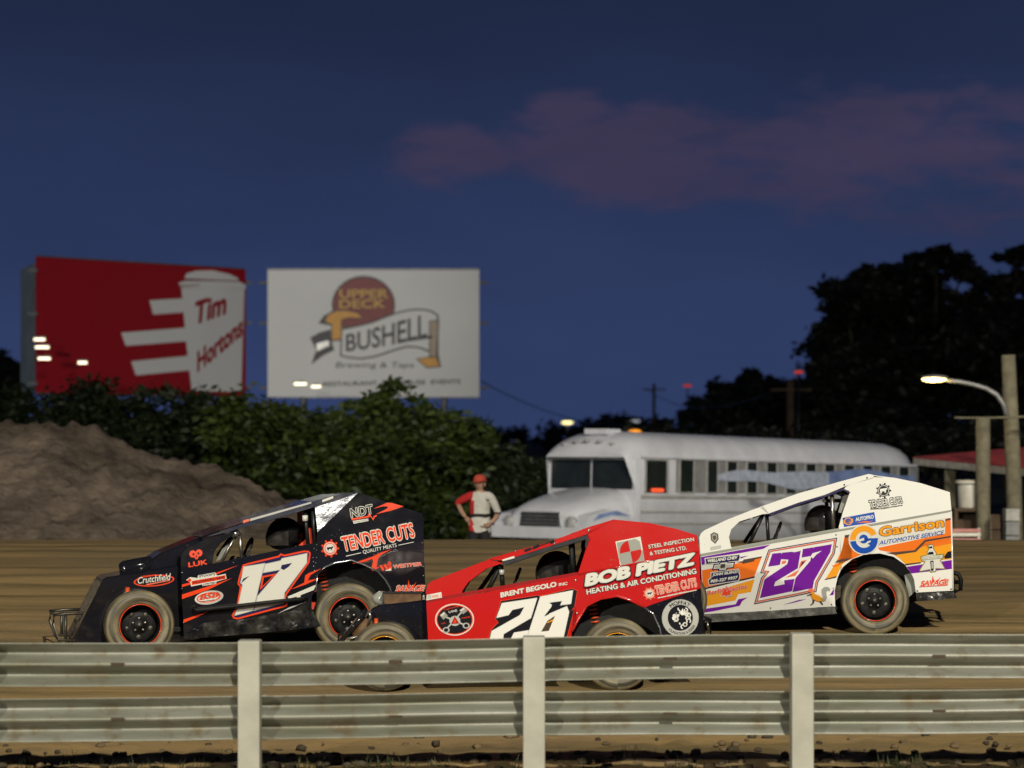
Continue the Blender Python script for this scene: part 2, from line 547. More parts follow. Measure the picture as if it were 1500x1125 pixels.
def mat_clay():
    m, t, b = principled('racing_clay')
    n1 = noise_node(t, 1.0, 6, 0.6, stretch=(0.22, 2.4, 1))
    n2 = noise_node(t, 1.0, 5, 0.65, stretch=(1.6, 11, 1))
    n3 = noise_node(t, 0.35, 3)
    f = map_range(t, n1.outputs['Fac'], 0.38, 0.62)
    c = mixc(t, f, (0.140, 0.105, 0.040), (0.36, 0.240, 0.098))
    c2 = mixc(t, map_range(t, n2.outputs['Fac'], 0.45, 0.75, 0, 0.55), c, (0.22, 0.160, 0.092))
    c3 = mixc(t, map_range(t, n3.outputs['Fac'], 0.45, 0.7, 0, 0.45), c2, (0.175, 0.132, 0.084))
    t.links.new(c3, b.inputs['Base Color'])
    b.inputs['Roughness'].default_value = 0.82
    b.inputs['Specular IOR Level'].default_value = 0.25
    n4 = noise_node(t, 9, 6, 0.7)
    bump(t, b, n4.outputs['Fac'], 0.55, 0.03)
    return m
M['clay'] = mat_clay()
M['field'] = mat_simple('dark_field_grass', (0.022, 0.030, 0.012), 0.9, 0, 0.4, 0.6)
make_ground()
# loose clods along the foot of the guardrail
def make_clods():
    mb = MB()
    ms = [mat_simple('clod_clay', (0.15, 0.105, 0.055), 0.9, 0, 0.35, 20, bmp=0.6), mat_simple('clod_dark', (0.060, 0.045, 0.026), 0.9, 0, 0.35, 20, bmp=0.6)]
    for i in range(700):
        y = 16.15 + abs(random.gauss(0, 0.75)); x = random.uniform(-4.4, 4.4)
        r = random.uniform(0.010, 0.034) * (1.4 if random.random() < 0.15 else 1)
        ph = random.uniform(0, 9)
        mb.ellipsoid((x, y, ground_z(x, y) + r * 0.25), (r * random.uniform(0.9, 1.7), r, r * 0.75), ms[random.random() < 0.55], 7, 5,
                     lambda d: 1 + 0.28 * math.sin(5 * d.x + ph) * math.cos(4 * d.y + ph))
    tag(mb.build('clods', None), 'loose clods of clay along the foot of the guardrail', 'dirt clods', kind='stuff')
    gb = MB(); gm = mat_simple('track_weeds', (0.045, 0.060, 0.018), 0.8, 0, 0.4, 30)
    for i in range(60):
        y = 16.3 + abs(random.gauss(0, 0.35)); x0 = random.uniform(-4.4, 4.4)
        for k in range(7):
            x, yy = x0 + random.gauss(0, 0.06), y + random.gauss(0, 0.04)
            h, a = random.uniform(0.05, 0.13), random.uniform(-0.05, 0.05)
            z = ground_z(x, yy)
            gb.poly([(x - 0.005, yy, z - 0.01), (x + 0.005, yy, z - 0.01), (x + a, yy + random.gauss(0, 0.02), z + h)], gm)
    tag(gb.build('grass', None, fix=False), 'sparse weeds growing at the foot of the guardrail', 'weeds', kind='stuff')
make_clods()

# ------------------------------------------------------------------ dirt mound on the left
def make_mound():
    from mathutils import noise
    D = 43.0
    prof = [(-700, 560), (-300, 575), (0, 607), (60, 613), (130, 622), (190, 640), (270, 665), (350, 692), (425, 724), (520, 770), (580, 800), (700, 830)]
    def crest(x):
        px = CX + x / D * FPX
        for (a, ya), (b, yb) in zip(prof, prof[1:]):
            if a <= px <= b:
                return CAMZ - (ya + (yb - ya) * (px - a) / (b - a) - HY) / FPX * D
        return -0.7
    xs = np.linspace(-17.2, -0.8, 230); ys = np.linspace(34.5, 54, 110)
    mb = MB()
    for y in ys:
        for x in xs:
            top = crest(float(x)) + 0.62
            u = (y - D) / (7.5 if y < D else 8.0)
            k = max(0.0, 1 - abs(u)); k = k ** 0.85
            fade = min(1.0, (x + 17.2) / 2.0)
            z = -0.62 + top * k * fade
            if k > 0:
                z += min(1, k * 5) * (0.14 * noise.noise(Vector((x * 0.55, y * 0.5, 0))) + 0.17 * noise.noise(Vector((x * 1.6, y * 1.4, 4))) + 0.14 * noise.noise(Vector((x * 3.6, y * 3.2, 8))) + 0.07 * noise.noise(Vector((x * 8, y * 7, 2)))) - 0.06
            mb.v.append((float(x), float(y), float(z)))
    nx = len(xs)
    for j in range(len(ys) - 1):
        for i in range(nx - 1):
            mb.face((j*nx + i, j*nx + i + 1, (j+1)*nx + i + 1, (j+1)*nx + i), M['mound'], True)
    tag(mb.build('dirt_mound', None), 'grey brown heap of bare dirt beside the track', None, kind='structure')
def mat_mound():
    m, t, b = principled('heaped_earth')
    n1 = noise_node(t, 0.9, 7, 0.65, stretch=(0.7, 0.7, 1.6))
    n2 = noise_node(t, 5.0, 5, 0.65)
    c = mixc(t, map_range(t, n1.outputs['Fac'], 0.35, 0.66), (0.095, 0.072, 0.055), (0.30, 0.235, 0.180))
    c = mixc(t, map_range(t, n2.outputs['Fac'], 0.5, 0.72, 0, 0.6), c, (0.075, 0.062, 0.048))
    t.links.new(c, b.inputs['Base Color'])
    b.inputs['Roughness'].default_value = 0.95
    b.inputs['Specular IOR Level'].default_value = 0.1
    bump(t, b, noise_node(t, 4.5, 6, 0.7).outputs['Fac'], 0.9, 0.12)
    return m
M['mound'] = mat_mound()
make_mound()

# ------------------------------------------------------------------ foliage
def leaves(lobes, n, size, mat, seed, flat=0.0):
    """leaf-sized faces spread through overlapping lobes (cx, cy, cz, rx, ry, rz)"""
    g = np.random.default_rng(seed)
    L = np.array(lobes, float)
    wgt = (L[:, 3] * L[:, 5]); wgt /= wgt.sum()
    # sub-clumps inside each lobe make the outline uneven
    cl, per = [], 45
    nc = max(6, n // per)
    idx = g.choice(len(L), nc, p=wgt)
    d = g.normal(size=(nc, 3)); d /= np.linalg.norm(d, axis=1)[:, None]
    r = g.uniform(0.45, 1.05, nc)[:, None]
    c = L[idx, :3] + d * r * L[idx, 3:]
    cr = (L[idx, 3:].mean(axis=1) * g.uniform(0.16, 0.34, nc))
    li = np.repeat(np.arange(nc), per)
    p = c[li] + g.normal(size=(nc * per, 3)) * cr[li][:, None] * np.array([0.75, 0.75, 0.5])
    N = len(p)
    a = g.normal(size=(N, 3)); a[:, 2] *= 0.5; a /= np.linalg.norm(a, axis=1)[:, None]
    b = g.normal(size=(N, 3)); b -= (b * a).sum(1)[:, None] * a; b /= np.linalg.norm(b, axis=1)[:, None]
    s = size * g.uniform(0.6, 1.4, N)[:, None]
    v = np.stack([p - a * s, p - b * s * 0.45, p + a * s, p + b * s * 0.45], axis=1).reshape(-1, 3)
    me = bpy.data.meshes.new('foliage')
    me.vertices.add(N * 4); me.vertices.foreach_set('co', v.astype(np.float32).ravel())
    me.loops.add(N * 4); me.loops.foreach_set('vertex_index', np.arange(N * 4, dtype=np.int32))
    me.polygons.add(N); me.polygons.foreach_set('loop_start', np.arange(0, N * 4, 4, dtype=np.int32))
    me.polygons.foreach_set('loop_total', np.full(N, 4, dtype=np.int32))
    at_ = me.attributes.new('leaf_tone', 'FLOAT', 'FACE')
    at_.data.foreach_set('value', g.uniform(-0.3, 0.7, N).astype(np.float32))
    me.materials.append(mat)
    me.update(calc_edges=True); me.validate()
    return me
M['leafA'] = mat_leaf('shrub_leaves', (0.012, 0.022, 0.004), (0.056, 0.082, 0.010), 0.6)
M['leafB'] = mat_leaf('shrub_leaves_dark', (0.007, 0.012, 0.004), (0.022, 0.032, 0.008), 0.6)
M['leafT'] = mat_leaf('tree_leaves_dark', (0.006, 0.008, 0.005), (0.014, 0.019, 0.010), 0.3)
M['bark'] = mat_simple('bark', (0.045, 0.036, 0.026), 0.9, 0, 0.4, 6, bmp=0.6)
def plant(name, label, cat, group, base, lobes, n, size, mat, seed, trunk=(0.12, 0.5), leafname='foliage'):
    root = empty(name, base)
    tag(root, label, cat, group)
    b = Vector(base)
    rel = [(c[0] - b.x, c[1] - b.y, c[2] - b.z, c[3], c[4], c[5]) for c in lobes]
    o = bpy.data.objects.new(leafname, leaves(rel, n, size, mat, seed)); col.objects.link(o); o.parent = root
    mb = MB()
    rr = random.Random(seed)
    top = max(c[2] for c in rel) * trunk[1]
    pts = [Vector((0, 0, -0.2)), Vector((rr.uniform(-.1, .1), 0, top * 0.5)), Vector((rr.uniform(-.2, .2), 0, top))]
    mb.tube(pts, [trunk[0], trunk[0] * 0.8, trunk[0] * 0.55], M['bark'], 8)
    for c in rel:
        a = pts[1].lerp(pts[2], rr.uniform(0.1, 1.0))
        e = Vector(c[:3]); m_ = a.lerp(e, 0.5) + Vector((0, 0, 0.1 * (e - a).length))
        mb.tube([a, m_, e], [trunk[0] * 0.45, trunk[0] * 0.3, trunk[0] * 0.12], M['bark'], 6)
    mb.build('trunk' if cat == 'tree' else 'stem', root)
    return root
def px_lobes(lst, D, seed, depth=0.9):
    rr = random.Random(seed)
    out = []
    for px, py, rx, ry in lst:
        d = D + rr.uniform(-1, 1) * depth
        c = at(px, py, d); s = D / FPX
        out.append((c.x, c.y, c.z, rx * s, max(rx, ry) * s * 0.8, ry * s))
    return out
GZ = -0.6
def bush(lst, D, n, label, seed, mat='leafA', size=0.11, cat='shrub', group='shrubs behind the track', name='shrub', **k):
    cx = sum(q[0] for q in lst) / len(lst)
    c = at(cx, 700, D)
    return plant(name, label, cat, group, (c.x, D, GZ), px_lobes(lst, D, seed), n, size, M[mat], seed, **k)
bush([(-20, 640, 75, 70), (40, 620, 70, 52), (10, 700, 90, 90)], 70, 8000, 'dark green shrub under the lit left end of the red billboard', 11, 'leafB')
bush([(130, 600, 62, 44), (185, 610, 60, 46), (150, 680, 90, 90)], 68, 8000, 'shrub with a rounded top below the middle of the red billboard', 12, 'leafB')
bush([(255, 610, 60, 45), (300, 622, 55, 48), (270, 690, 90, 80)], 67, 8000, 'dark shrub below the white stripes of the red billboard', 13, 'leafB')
bush([(355, 632, 55, 50), (400, 640, 50, 48), (380, 710, 85, 80)], 66, 8000, 'shrub below the gap between the two billboards', 14)
bush([(455, 650, 52, 56), (480, 690, 60, 80), (450, 740, 80, 70)], 64, 8500, 'broad green shrub behind the roof of the black race car', 15)
bush([(585, 690, 75, 70), (560, 740, 80, 70), (610, 650, 60, 50)], 62, 9000, 'wide leafy shrub in front of the slender tree', 17)
bush([(680, 660, 58, 50), (660, 720, 65, 70), (690, 760, 60, 50)], 61, 8500, 'bright green shrub behind the person in red and white', 18)
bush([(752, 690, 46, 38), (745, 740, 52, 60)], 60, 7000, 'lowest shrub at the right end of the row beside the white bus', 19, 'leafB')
bush([(572, 550, 12, 24), (570, 590, 42, 26), (520, 612, 50, 26), (625, 606, 45, 24), (572, 635, 75, 40), (545, 690, 80, 60)], 66, 7000,
     'slender young tree rising in front of the white billboard', 16, 'leafA', 0.12, 'tree', None, 'young_tree', trunk=(0.09, 0.95), leafname='crown')
# big dark trees on the right
def tree(lst, D, n, label, seed, size=0.30, tr=(0.4, 0.6)):
    cx = sum(q[0] for q in lst) / len(lst)
    c = at(cx, 700, D)
    return plant('broadleaf_tree', label, 'tree', 'dark trees on the skyline', (c.x, D, GZ), px_lobes(lst, D, seed, 2.5), n, size, M['leafT'], seed, trunk=tr, leafname='crown')
tree([(1238, 440, 40, 30), (1275, 408, 34, 24), (1228, 500, 40, 40), (1290, 470, 56, 50), (1215, 560, 30, 40), (1280, 560, 70, 60), (1240, 620, 60, 40), (1260, 520, 70, 70), (1300, 430, 40, 34)], 140, 24000, 'large black tree standing tallest over the rear of the bus', 31)
tree([(1372, 378, 44, 16), (1335, 405, 36, 22), (1408, 402, 34, 18), (1345, 470, 50, 44), (1415, 440, 36, 14), (1390, 545, 60, 50), (1340, 590, 60, 45), (1370, 500, 70, 50), (1400, 560, 70, 60), (1352, 425, 30, 30)], 145, 22000, 'broad black tree with sky showing through, above the street lamp', 32)
tree([(1492, 378, 30, 14), (1465, 418, 40, 14), (1515, 420, 40, 30), (1475, 500, 46, 34), (1500, 570, 60, 60), (1445, 600, 50, 40), (1480, 540, 70, 70), (1440, 510, 50, 40), (1455, 465, 44, 30), (1500, 470, 60, 40)], 138, 24000, 'black tree behind the tall wooden pole', 33)
tree([(1570, 400, 50, 40), (1600, 480, 70, 70), (1580, 580, 70, 60)], 142, 8000, 'black tree cut by the right edge behind the red roof', 34)
tree([(1098, 556, 20, 13), (1068, 580, 36, 20), (1120, 578, 40, 22), (1035, 600, 30, 16), (1085, 610, 70, 26), (1010, 612, 24, 10)], 180, 9000, 'small dark tree left of the thin utility pole', 35, 0.34, (0.3, 0.5))
tree([(1170, 575, 28, 20), (1185, 610, 40, 30), (1150, 615, 40, 26)], 175, 5000, 'small dark tree right behind the thin utility pole', 36, 0.34, (0.3, 0.5))
tree([(5, 540, 26, 22), (-20, 560, 50, 40), (15, 575, 30, 22)], 170, 5000, 'dark tree at the left edge beyond the red billboard', 37, 0.34, (0.3, 0.5))
# far woods: reads as one mass
def far_woods():
    lob = []
    rr = random.Random(5)
    for i in range(120):
        px = rr.uniform(-200, 1700); D = rr.uniform(380, 520)
        c = at(px, HY - rr.uniform(-6, 8), D)
        lob.append((c.x, c.y, c.z, rr.uniform(6, 13), 5, rr.uniform(1.6, 3.2)))
    me = leaves(lob, 26000, 0.9, M['leafT'], 3)
    o = bpy.data.objects.new('woods', me); col.objects.link(o)
    tag(o, 'far dark treeline along the horizon', 'woods', kind='stuff')
far_woods()
# low overgrown bank behind the bus
def bank():
    lob = []
    rr = random.Random(9)
    for i in range(60):
        px = rr.uniform(960, 1620); D = rr.uniform(80, 92)
        c = at(px, 672 - rr.uniform(0, 18) - (6 if px > 1250 else 0), D)
        lob.append((c.x, c.y, c.z, rr.uniform(1.2, 2.6), 1.5, rr.uniform(0.5, 1.0)))
    me = leaves(lob, 16000, 0.16, M['leafT'], 4)
    o = bpy.data.objects.new('undergrowth', me); col.objects.link(o)
    tag(o, 'low overgrown bank behind the white bus', 'undergrowth', kind='stuff')
bank()

# ------------------------------------------------------------------ billboards
M['bb_red'] = mat_simple('billboard_red', (0.31, 0.007, 0.012), 0.45, 0, 0.06, 0.3)
M['bb_white'] = mat_simple('billboard_white', (0.70, 0.70, 0.68), 0.5, 0, 0.05, 0.3)
M['bb_black'] = mat_simple('billboard_black', (0.03, 0.03, 0.035), 0.5)
M['bb_dkred'] = mat_simple('billboard_dark_red', (0.20, 0.012, 0.010), 0.5)
M['bb_gold'] = mat_simple('billboard_gold', (0.62, 0.33, 0.04), 0.5, 0, 0.1)
M['bb_orange'] = mat_simple('billboard_orange', (0.70, 0.33, 0.03), 0.5, 0, 0.1)
M['bb_tan'] = mat_simple('billboard_tan', (0.40, 0.31, 0.22), 0.5, 0, 0.1)
M['bb_pale'] = mat_simple('billboard_back_panel', (0.25, 0.31, 0.31), 0.6, 0, 0.2, 1)
M['galv'] = mat_simple('galvanised_steel', (0.20, 0.20, 0.20), 0.5, 0.5, 0.3, 4)
M['bar_glow'] = mat_emit('bright_spot_glow', (1.0, 0.88, 0.62), 2.2)
def vplane(a, b):
    """vertical plane through two points: ray projector and outward (camera-side) normal"""
    t = (b - a); t.z = 0; t.normalize()
    n = Vector((t.y, -t.x, 0))
    if n.y > 0: n = -n
    O = Vector((0, 0, CAMZ))
    def proj(px, py):
        d = ray(px, py)
        return O + d * ((a - O).dot(n) / d.dot(n))
    return proj, n, t
def billboard(label, a_px, b_px, ytop, ybot, Da, Db, face, posts):
    a, b = at(a_px, 640, Da), at(b_px, 640, Db)
    proj, n, t = vplane(a, b)
    TL, TR = proj(a_px, ytop), proj(b_px, ytop)
    zt = (TL.z + TR.z) / 2; zb = proj((a_px + b_px) / 2, ybot).z
    base = (TL + TR) / 2; base.z = GZ
    root = empty('billboard', base); tag(root, label, 'billboard')
    org = base
    mb = MB()
    P = lambda p, z: Vector((p.x, p.y, z)) - org
    mb.prism([P(TL, zb), P(TR, zb), P(TR, zt), P(TL, zt)], -n * 0.22, face)
    pan = mb.build('face_panel', root)
    # trim frame round the sheet, proud of the print
    for z in (zb - 0.06, zt + 0.02):
        mb = MB()
        mb.prism([P(TL, z) + n * 0.05, P(TR, z) + n * 0.05, P(TR, z + 0.05) + n * 0.05, P(TL, z + 0.05) + n * 0.05], -n * 0.3, M['galv'])
        mb.build('trim', root)
    wd = (TR - TL).length
    for k in range(posts):
        u = (k + 0.5) / posts
        q = TL.lerp(TR, u) - n * 0.45
        mb = MB(); mb.tube([Vector((q.x, q.y, GZ - 0.3)) - org, Vector((q.x, q.y, zt - 0.4)) - org], 0.16, M['galv'], 10)
        mb.build('post', root)
    for e, sgn in ((TL, -1), (TR, 1)):
        for f in (0.1, 0.42, 0.93):
            z = zt + (zb - zt) * f
            mb = MB(); mb.box(Vector((e.x, e.y, z)) - org + t * sgn * 0.22 - n * 0.1, (0.42, 0.12, 0.14), M['bb_black']); mb.build('bracket', root)   # catwalk brackets
    pr = lambda px, py: proj(px, py) - org
    return root, pan, pr, n, org
def board_glow(px, py, D, label, k=1.0):  # glowing bar standing in for a bright spot on the board; housing and arm added
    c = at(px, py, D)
    root = empty('billboard_glow_bar', c); tag(root, label, 'lamp', 'added glowing bars in front of the billboards')
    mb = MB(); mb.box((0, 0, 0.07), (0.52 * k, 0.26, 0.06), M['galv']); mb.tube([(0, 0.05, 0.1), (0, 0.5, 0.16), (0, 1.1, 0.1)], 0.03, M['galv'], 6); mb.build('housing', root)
    mb = MB(); mb.box((0, -0.02, -0.01), (0.46 * k, 0.2, 0.1), M['bar_glow']); mb.build('lens', root)
root, pan, pr, n, org = billboard('red billboard with a white takeaway cup and three white speed stripes', 56, 360, 386, 578, 111, 119.5, M['bb_red'], 3)
mb = MB()                                                       # return panel behind the left end
TLp = pr(56, 382); BLp = pr(56, 572)
q = Vector((at(30, 500, 117) - org).xy.to_tuple() + (0,))
mb.prism([Vector((q.x, q.y, BLp.z)), Vector((BLp.x - .02, BLp.y + .1, BLp.z)), Vector((TLp.x - .02, TLp.y + .1, TLp.z)), Vector((q.x, q.y, TLp.z))], (0.02, 0.12, 0), M['bb_pale'])
mb.build('end_panel', root)
d = Decal(pr, n * 6, (0, 360, 3.75))
d.poly([(820, 300), (1080, 285), (1080, 360), (840, 378)], 'bb_white', 1)
d.poly([(665, 478), (1080, 445), (1080, 520), (690, 550)], 'bb_white', 1)
d.poly([(720, 635), (1080, 600), (1080, 680), (745, 712)], 'bb_white', 1)
d.build('stripe', pan)
d = Decal(pr, n * 6, (250, 385, 5.625))
d.poly([(85, 205), (605, 215), (590, 700), (580, 1050), (520, 1062), (230, 1058), (170, 1040), (130, 700)], 'bb_white', 2)
d.poly([(60, 165), (115, 148), (560, 152), (618, 185), (610, 222), (80, 200)], 'bb_white', 2)
d.poly([(112, 130), (125, 90), (200, 66), (340, 62), (480, 92), (555, 128), (550, 148), (330, 138)], 'bb_white', 2)
d.poly([(112, 131), (330, 139), (555, 150), (555, 157), (330, 147), (112, 139)], 'bb_dkred', 4)
d.poly([(62, 184), (235, 180), (235, 186), (65, 192)], 'bb_dkred', 4)
d.text('Tim', (185, 520), (450, 425), (200, 320), 'bb_red', 4, 0.04)
d.text('Hortons', (215, 910), (590, 600), (215, 730), 'bb_red', 4, 0.04)
d.build('cup_print', pan)
board_glow(58, 497, 108, 'topmost of three added glowing bars at the left end of the red billboard')
board_glow(62, 508.5, 107.5, 'middle of three added glowing bars at the left end of the red billboard', 1.25)
board_glow(65, 525, 107, 'lowest of three added glowing bars at the left end of the red billboard', 1.1)
board_glow(121, 531, 107, 'single added glowing bar before the red field of the red billboard', 0.8)

root, pan, pr, n, org = billboard('white billboard with a dark red disc and waving banner logo', 392, 702, 395.5, 581, 118, 118, M['bb_white'], 3)
d = Decal(pr, n * 6, (440, 390, 5.624))
d.ell(520, 320, 262, 242, 'bb_black', 1); d.ell(520, 320, 250, 228, 'bb_dkred', 2)
d.text('UPPER', (320, 265), (725, 265), (320, 190), 'bb_gold', 4, 0.03, [(0.03, 'bb_black')])
d.text('DECK', (320, 350), (700, 345), (320, 275), 'bb_gold', 4, 0.03, [(0.03, 'bb_black')])
top = [(340, 520), (480, 492), (600, 462), (700, 420), (800, 385), (900, 362), (1000, 356), (1080, 372), (1130, 405)]
bot = [(1130, 730), (1060, 700), (980, 668), (880, 660), (770, 690), (680, 722), (600, 745), (500, 760), (400, 750), (335, 735)]
d.poly(offset_poly(top + bot, 8), 'bb_black', 5); d.poly(offset_poly(top + bot, -6), 'bb_white', 6)
bt = [(370, 700), (500, 690), (620, 672), (740, 640), (860, 605), (1040, 590)]
def wave(u, t):
    x = 375 + 670 * u
    y0 = 705 - 115 * (u ** 1.3); y1 = 560 - 175 * (u ** 1.1)
    return (x, y0 + (y1 - y0) * t)
d.text('BUSHELL', None or (0, 0), (1, 0), (0, 1), 'bb_black', 7, 0.02, fn=wave)
d.poly([(830, 605), (1085, 570), (1085, 592), (830, 628)], 'bb_black', 8)
d.poly([(150, 470), (190, 410), (260, 370), (360, 355), (460, 375), (525, 430), (420, 425), (345, 440), (345, 610), (250, 620), (255, 490)], 'bb_black', 7)
d.poly([(205, 455), (230, 400), (300, 372), (380, 368), (470, 390), (510, 425), (400, 420), (335, 440), (335, 600), (262, 605), (262, 475)], 'bb_orange', 8)
d.poly([(80, 590), (160, 545), (250, 520), (250, 600), (280, 690), (180, 740), (90, 810), (130, 690)], 'bb_black', 4)
d.poly([(130, 640), (230, 610), (240, 650), (140, 700)], 'silver', 6)
d.poly([(1060, 450), (1145, 440), (1130, 700), (1160, 830), (1040, 840), (950, 760), (1060, 745)], 'bb_black', 7)
d.poly([(1068, 458), (1135, 450), (1118, 740), (1068, 740)], 'bb_tan', 8)
d.poly([(965, 762), (1118, 750), (1145, 822), (1045, 830)], 'bb_orange', 8)
d.text('Brewing & Taps', (290, 850), (930, 850), (300, 790), 'bb_black', 4, 0.0)
d.text('RESTAURANT  TAPHOUSE  EVENTS', (190, 990), (1320, 968), (190, 952), 'bb_black', 4, 0.02)
d.build('logo_print', pan)
board_glow(440, 562, 112, 'upper left of two added glowing bars at the foot of the white billboard', 1.2)
board_glow(463, 566, 111.5, 'lower right of two added glowing bars at the foot of the white billboard', 0.9)

_mc = {}
def mat_cache(name, c, rough=0.5):
    if name not in _mc: _mc[name] = mat_simple(name, c, rough)
    return _mc[name]
# ------------------------------------------------------------------ white bus
def make_bus():
    B, D0 = R(50), 52.0
    ex = Vector((math.cos(B), math.sin(B), -0.026)).normalized()
    ey = Vector((-math.sin(B), math.cos(B), 0))
    ez = ex.cross(ey).normalized()
    A = at(930, 640, D0); A.z = -0.57
    root = empty('bus'); tag(root, 'white school bus with a rounded roof and long bonnet parked behind the track', 'bus')
    Mx = Matrix((ex, ey, ez)).transposed().to_4x4(); Mx.translation = A
    root.matrix_world = Mx
    W = mat_simple('chalky_bus_white', (0.52, 0.53, 0.58), 0.26, 0, 0.14, 1.2)
    G = mat_simple('bus_glass', (0.014, 0.018, 0.016), 0.08, 0, 0.3, 2)
    T = mat_simple('bus_trim', (0.30, 0.30, 0.30), 0.5, 0, 0.2, 4)
    bl = mat_simple('bus_blue_patch', (0.16, 0.22, 0.42), 0.45, 0, 0.3, 2)
    inv = Mx.inverted()
    def U(px):                                                  # distance along the near side where a sight line crosses it
        d = inv.to_3x3() @ ray(px, 690); o = inv @ Vector((0, 0, CAMZ))
        return o.x - d.x * o.y / d.y
    L = 11.8
    # body shell: lofted sections with rounded roof and domed ends
    def section(u):
        e = min(1.0, (u + 0.28) / 0.95) if u < 4 else min(1.0, (L + 0.02 - u) / 1.1)
        k = math.sqrt(max(0.0, 1 - (1 - max(0, e)) ** 2)) if e < 1 else 1.0
        pin = 0.0 if u < 4 else (1 - k) * 0.5
        prof = [(0.0, 0.55), (0.0, 1.72), (0.0, 2.46), (0.03, 2.60), (0.12, 2.76), (0.30, 2.90), (0.60, 2.99), (1.2, 3.03)]
        pr_ = prof + [(2.4 - a, z) for a, z in reversed(prof[:-1])]
        out = []
        for v_, z in pr_:
            zz = 2.44 + (z - 2.44) * k if z > 2.44 else z
            vv = 1.2 + (v_ - 1.2) * (1 - pin * (0.5 if z < 2.44 else 1.0))
            if u < 0.3 and z > 2.44:
                vv = 1.2 + (vv - 1.2) * (0.86 + 0.14 * k)
            out.append((u, vv, zz))
        return out
    mb = MB()
    us = [-0.26, -0.2, -0.1, 0.0, 0.15, 0.35, 0.6, 0.9] + list(np.linspace(1.6, L - 1.2, 12)) + [L - 0.9, L - 0.6, L - 0.35, L - 0.15, L - 0.03]
    secs = []
    for u in us:
        s_ = section(u)
        if u < 0.0:                                              # roof cap overhang only: lower edge stays at the windshield plane
            s_ = [(max(x, 0.0) if z <= 2.44 else x, y, z) for x, y, z in s_]
        secs.append(s_)
    n = len(secs[0]); b0 = 0
    for s_ in secs: mb.v += s_
    for i in range(len(secs) - 1):
        for k in range(n - 1):
            mb.face((i*n + k, i*n + k + 1, (i+1)*n + k + 1, (i+1)*n + k), W, True)
        mb.face((i*n, (i+1)*n, (i+1)*n + n - 1, i*n + n - 1), W)
    b = len(mb.v); mb.v += [(0, 0, .55), (0, 2.4, .55), (0, 2.4, 2.455), (0, 0, 2.455)]; mb.face((b, b+1, b+2, b+3), W)
    up_ = [k for k in range(n) if secs[0][k][0] < -0.01]; mb.face(up_, W)
    lo_, hi_ = secs[0][up_[0]], secs[0][up_[-1]]
    b = len(mb.v); mb.v += [lo_, hi_, (0.02, hi_[1], hi_[2]), (0.02, lo_[1], lo_[2])]; mb.face((b, b+1, b+2, b+3), W)
    mb.face([(len(secs) - 1) * n + k for k in range(n)][::-1], W)
    mb.build('body', root)
    # drip rail and rub rails
    for z, h, p in ((2.47, 0.05, 0.05), (1.62, 0.07, 0.03), (1.30, 0.05, 0.03), (1.05, 0.05, 0.03)):
        mb = MB(); mb.box((L / 2 - 0.1, -p / 2 + 0.002, z), (L - 0.5, p, h), W if z > 2 else T)
        mb.build('rub_rail' if z < 2 else 'drip_rail', root)
    # side windows: glass set in a raised frame
    mb = MB(); mb.box((U(990) * 0.5 + (L - 0.25) * 0.5, -0.002, 2.075), (L - 0.25 - U(990), 0.012, 0.72), mat_cache('window_band_grey', (0.20, 0.20, 0.20), 0.3)); mb.build('window_band', root)
    cs = [240, 360, 452, 545, 637, 728, 820, 908, 998, 1085, 1170, 1255]
    for i, c in enumerate(cs):
        px = 930 + c / 3.191
        wpx = 9.5 if i == 0 else 7.0
        u0, u1 = U(px - wpx), U(px + wpx)
        mb = MB()
        for a, bq in ((u0 - 0.04, u0), (u1, u1 + 0.04)):
            mb.box(((a + bq) / 2, -0.012, 2.075), (bq - a, 0.03, 0.70), T)
        for z in (1.71, 2.44):
            mb.box(((u0 + u1) / 2, -0.012, z), (u1 - u0 + 0.08, 0.03, 0.035), T)
        fr = mb.build('window', root)
        g = MB(); g.box(((u0 + u1) / 2, -0.010, 2.075), (u1 - u0, 0.014, 0.69), G); g.build('pane', fr)
    # driver's window with a red marker below
    u0, u1 = U(946), U(976)
    mb = MB(); mb.box(((u0 + u1) / 2, -0.014, 2.42), (u1 - u0 + .1, 0.034, 0.05), T); mb.box((u0 - 0.03, -0.014, 2.05), (0.05, 0.034, 0.72), T); mb.box((u1 + 0.03, -0.014, 2.05), (0.05, 0.034, 0.72), T)
    fr = mb.build('driver_window', root)
    g = MB(); g.box(((u0 + u1) / 2, -0.005, 2.05), (u1 - u0, 0.014, 0.70), G); g.build('pane', fr)
    g = MB(); g.box(((u0 + u1) / 2, -0.05, 1.76), (0.34, 0.07, 0.07), mat_emit('red_marker_lamp', (1.0, 0.10, 0.03), 0.8)); g.build('marker_lamp', root)
    # windshield, two panes
    for v0, v1 in ((0.10, 1.17), (1.23, 2.3)):
        g = MB(); g.box((-0.008, (v0 + v1) / 2, 2.09), (0.03, v1 - v0, 0.64), G); g.build('windshield', root)
    g = MB(); g.box((-0.012, 1.2, 2.42), (0.05, 2.3, 0.05), T); g.build('visor', root)
    for k in range(5):
        g = MB(); g.ellipsoid((-0.20 + abs(k - 2) * 0.03, 0.55 + 0.325 * k, 2.80 - 0.02 * (k - 2) ** 2), (0.06, 0.07, 0.04), T, 8, 6); g.build('roof_marker', root)
    g = MB(); g.lathe([(0.16, 0), (0.15, 0.04), (0.09, 0.07), (0.0, 0.08)], (1.5, 1.2, 3.02), 'z', mat_emit('amber_beacon', (1.0, 0.35, 0.02), 0.12), 12); g.build('beacon', root)
    g = MB(); g.box((0.35, 1.2, 3.0), (0.5, 0.6, 0.12), W); g.build('roof_hatch', root)
    # bonnet: rounded sections falling towards the front
    mb = MB(); hs = []
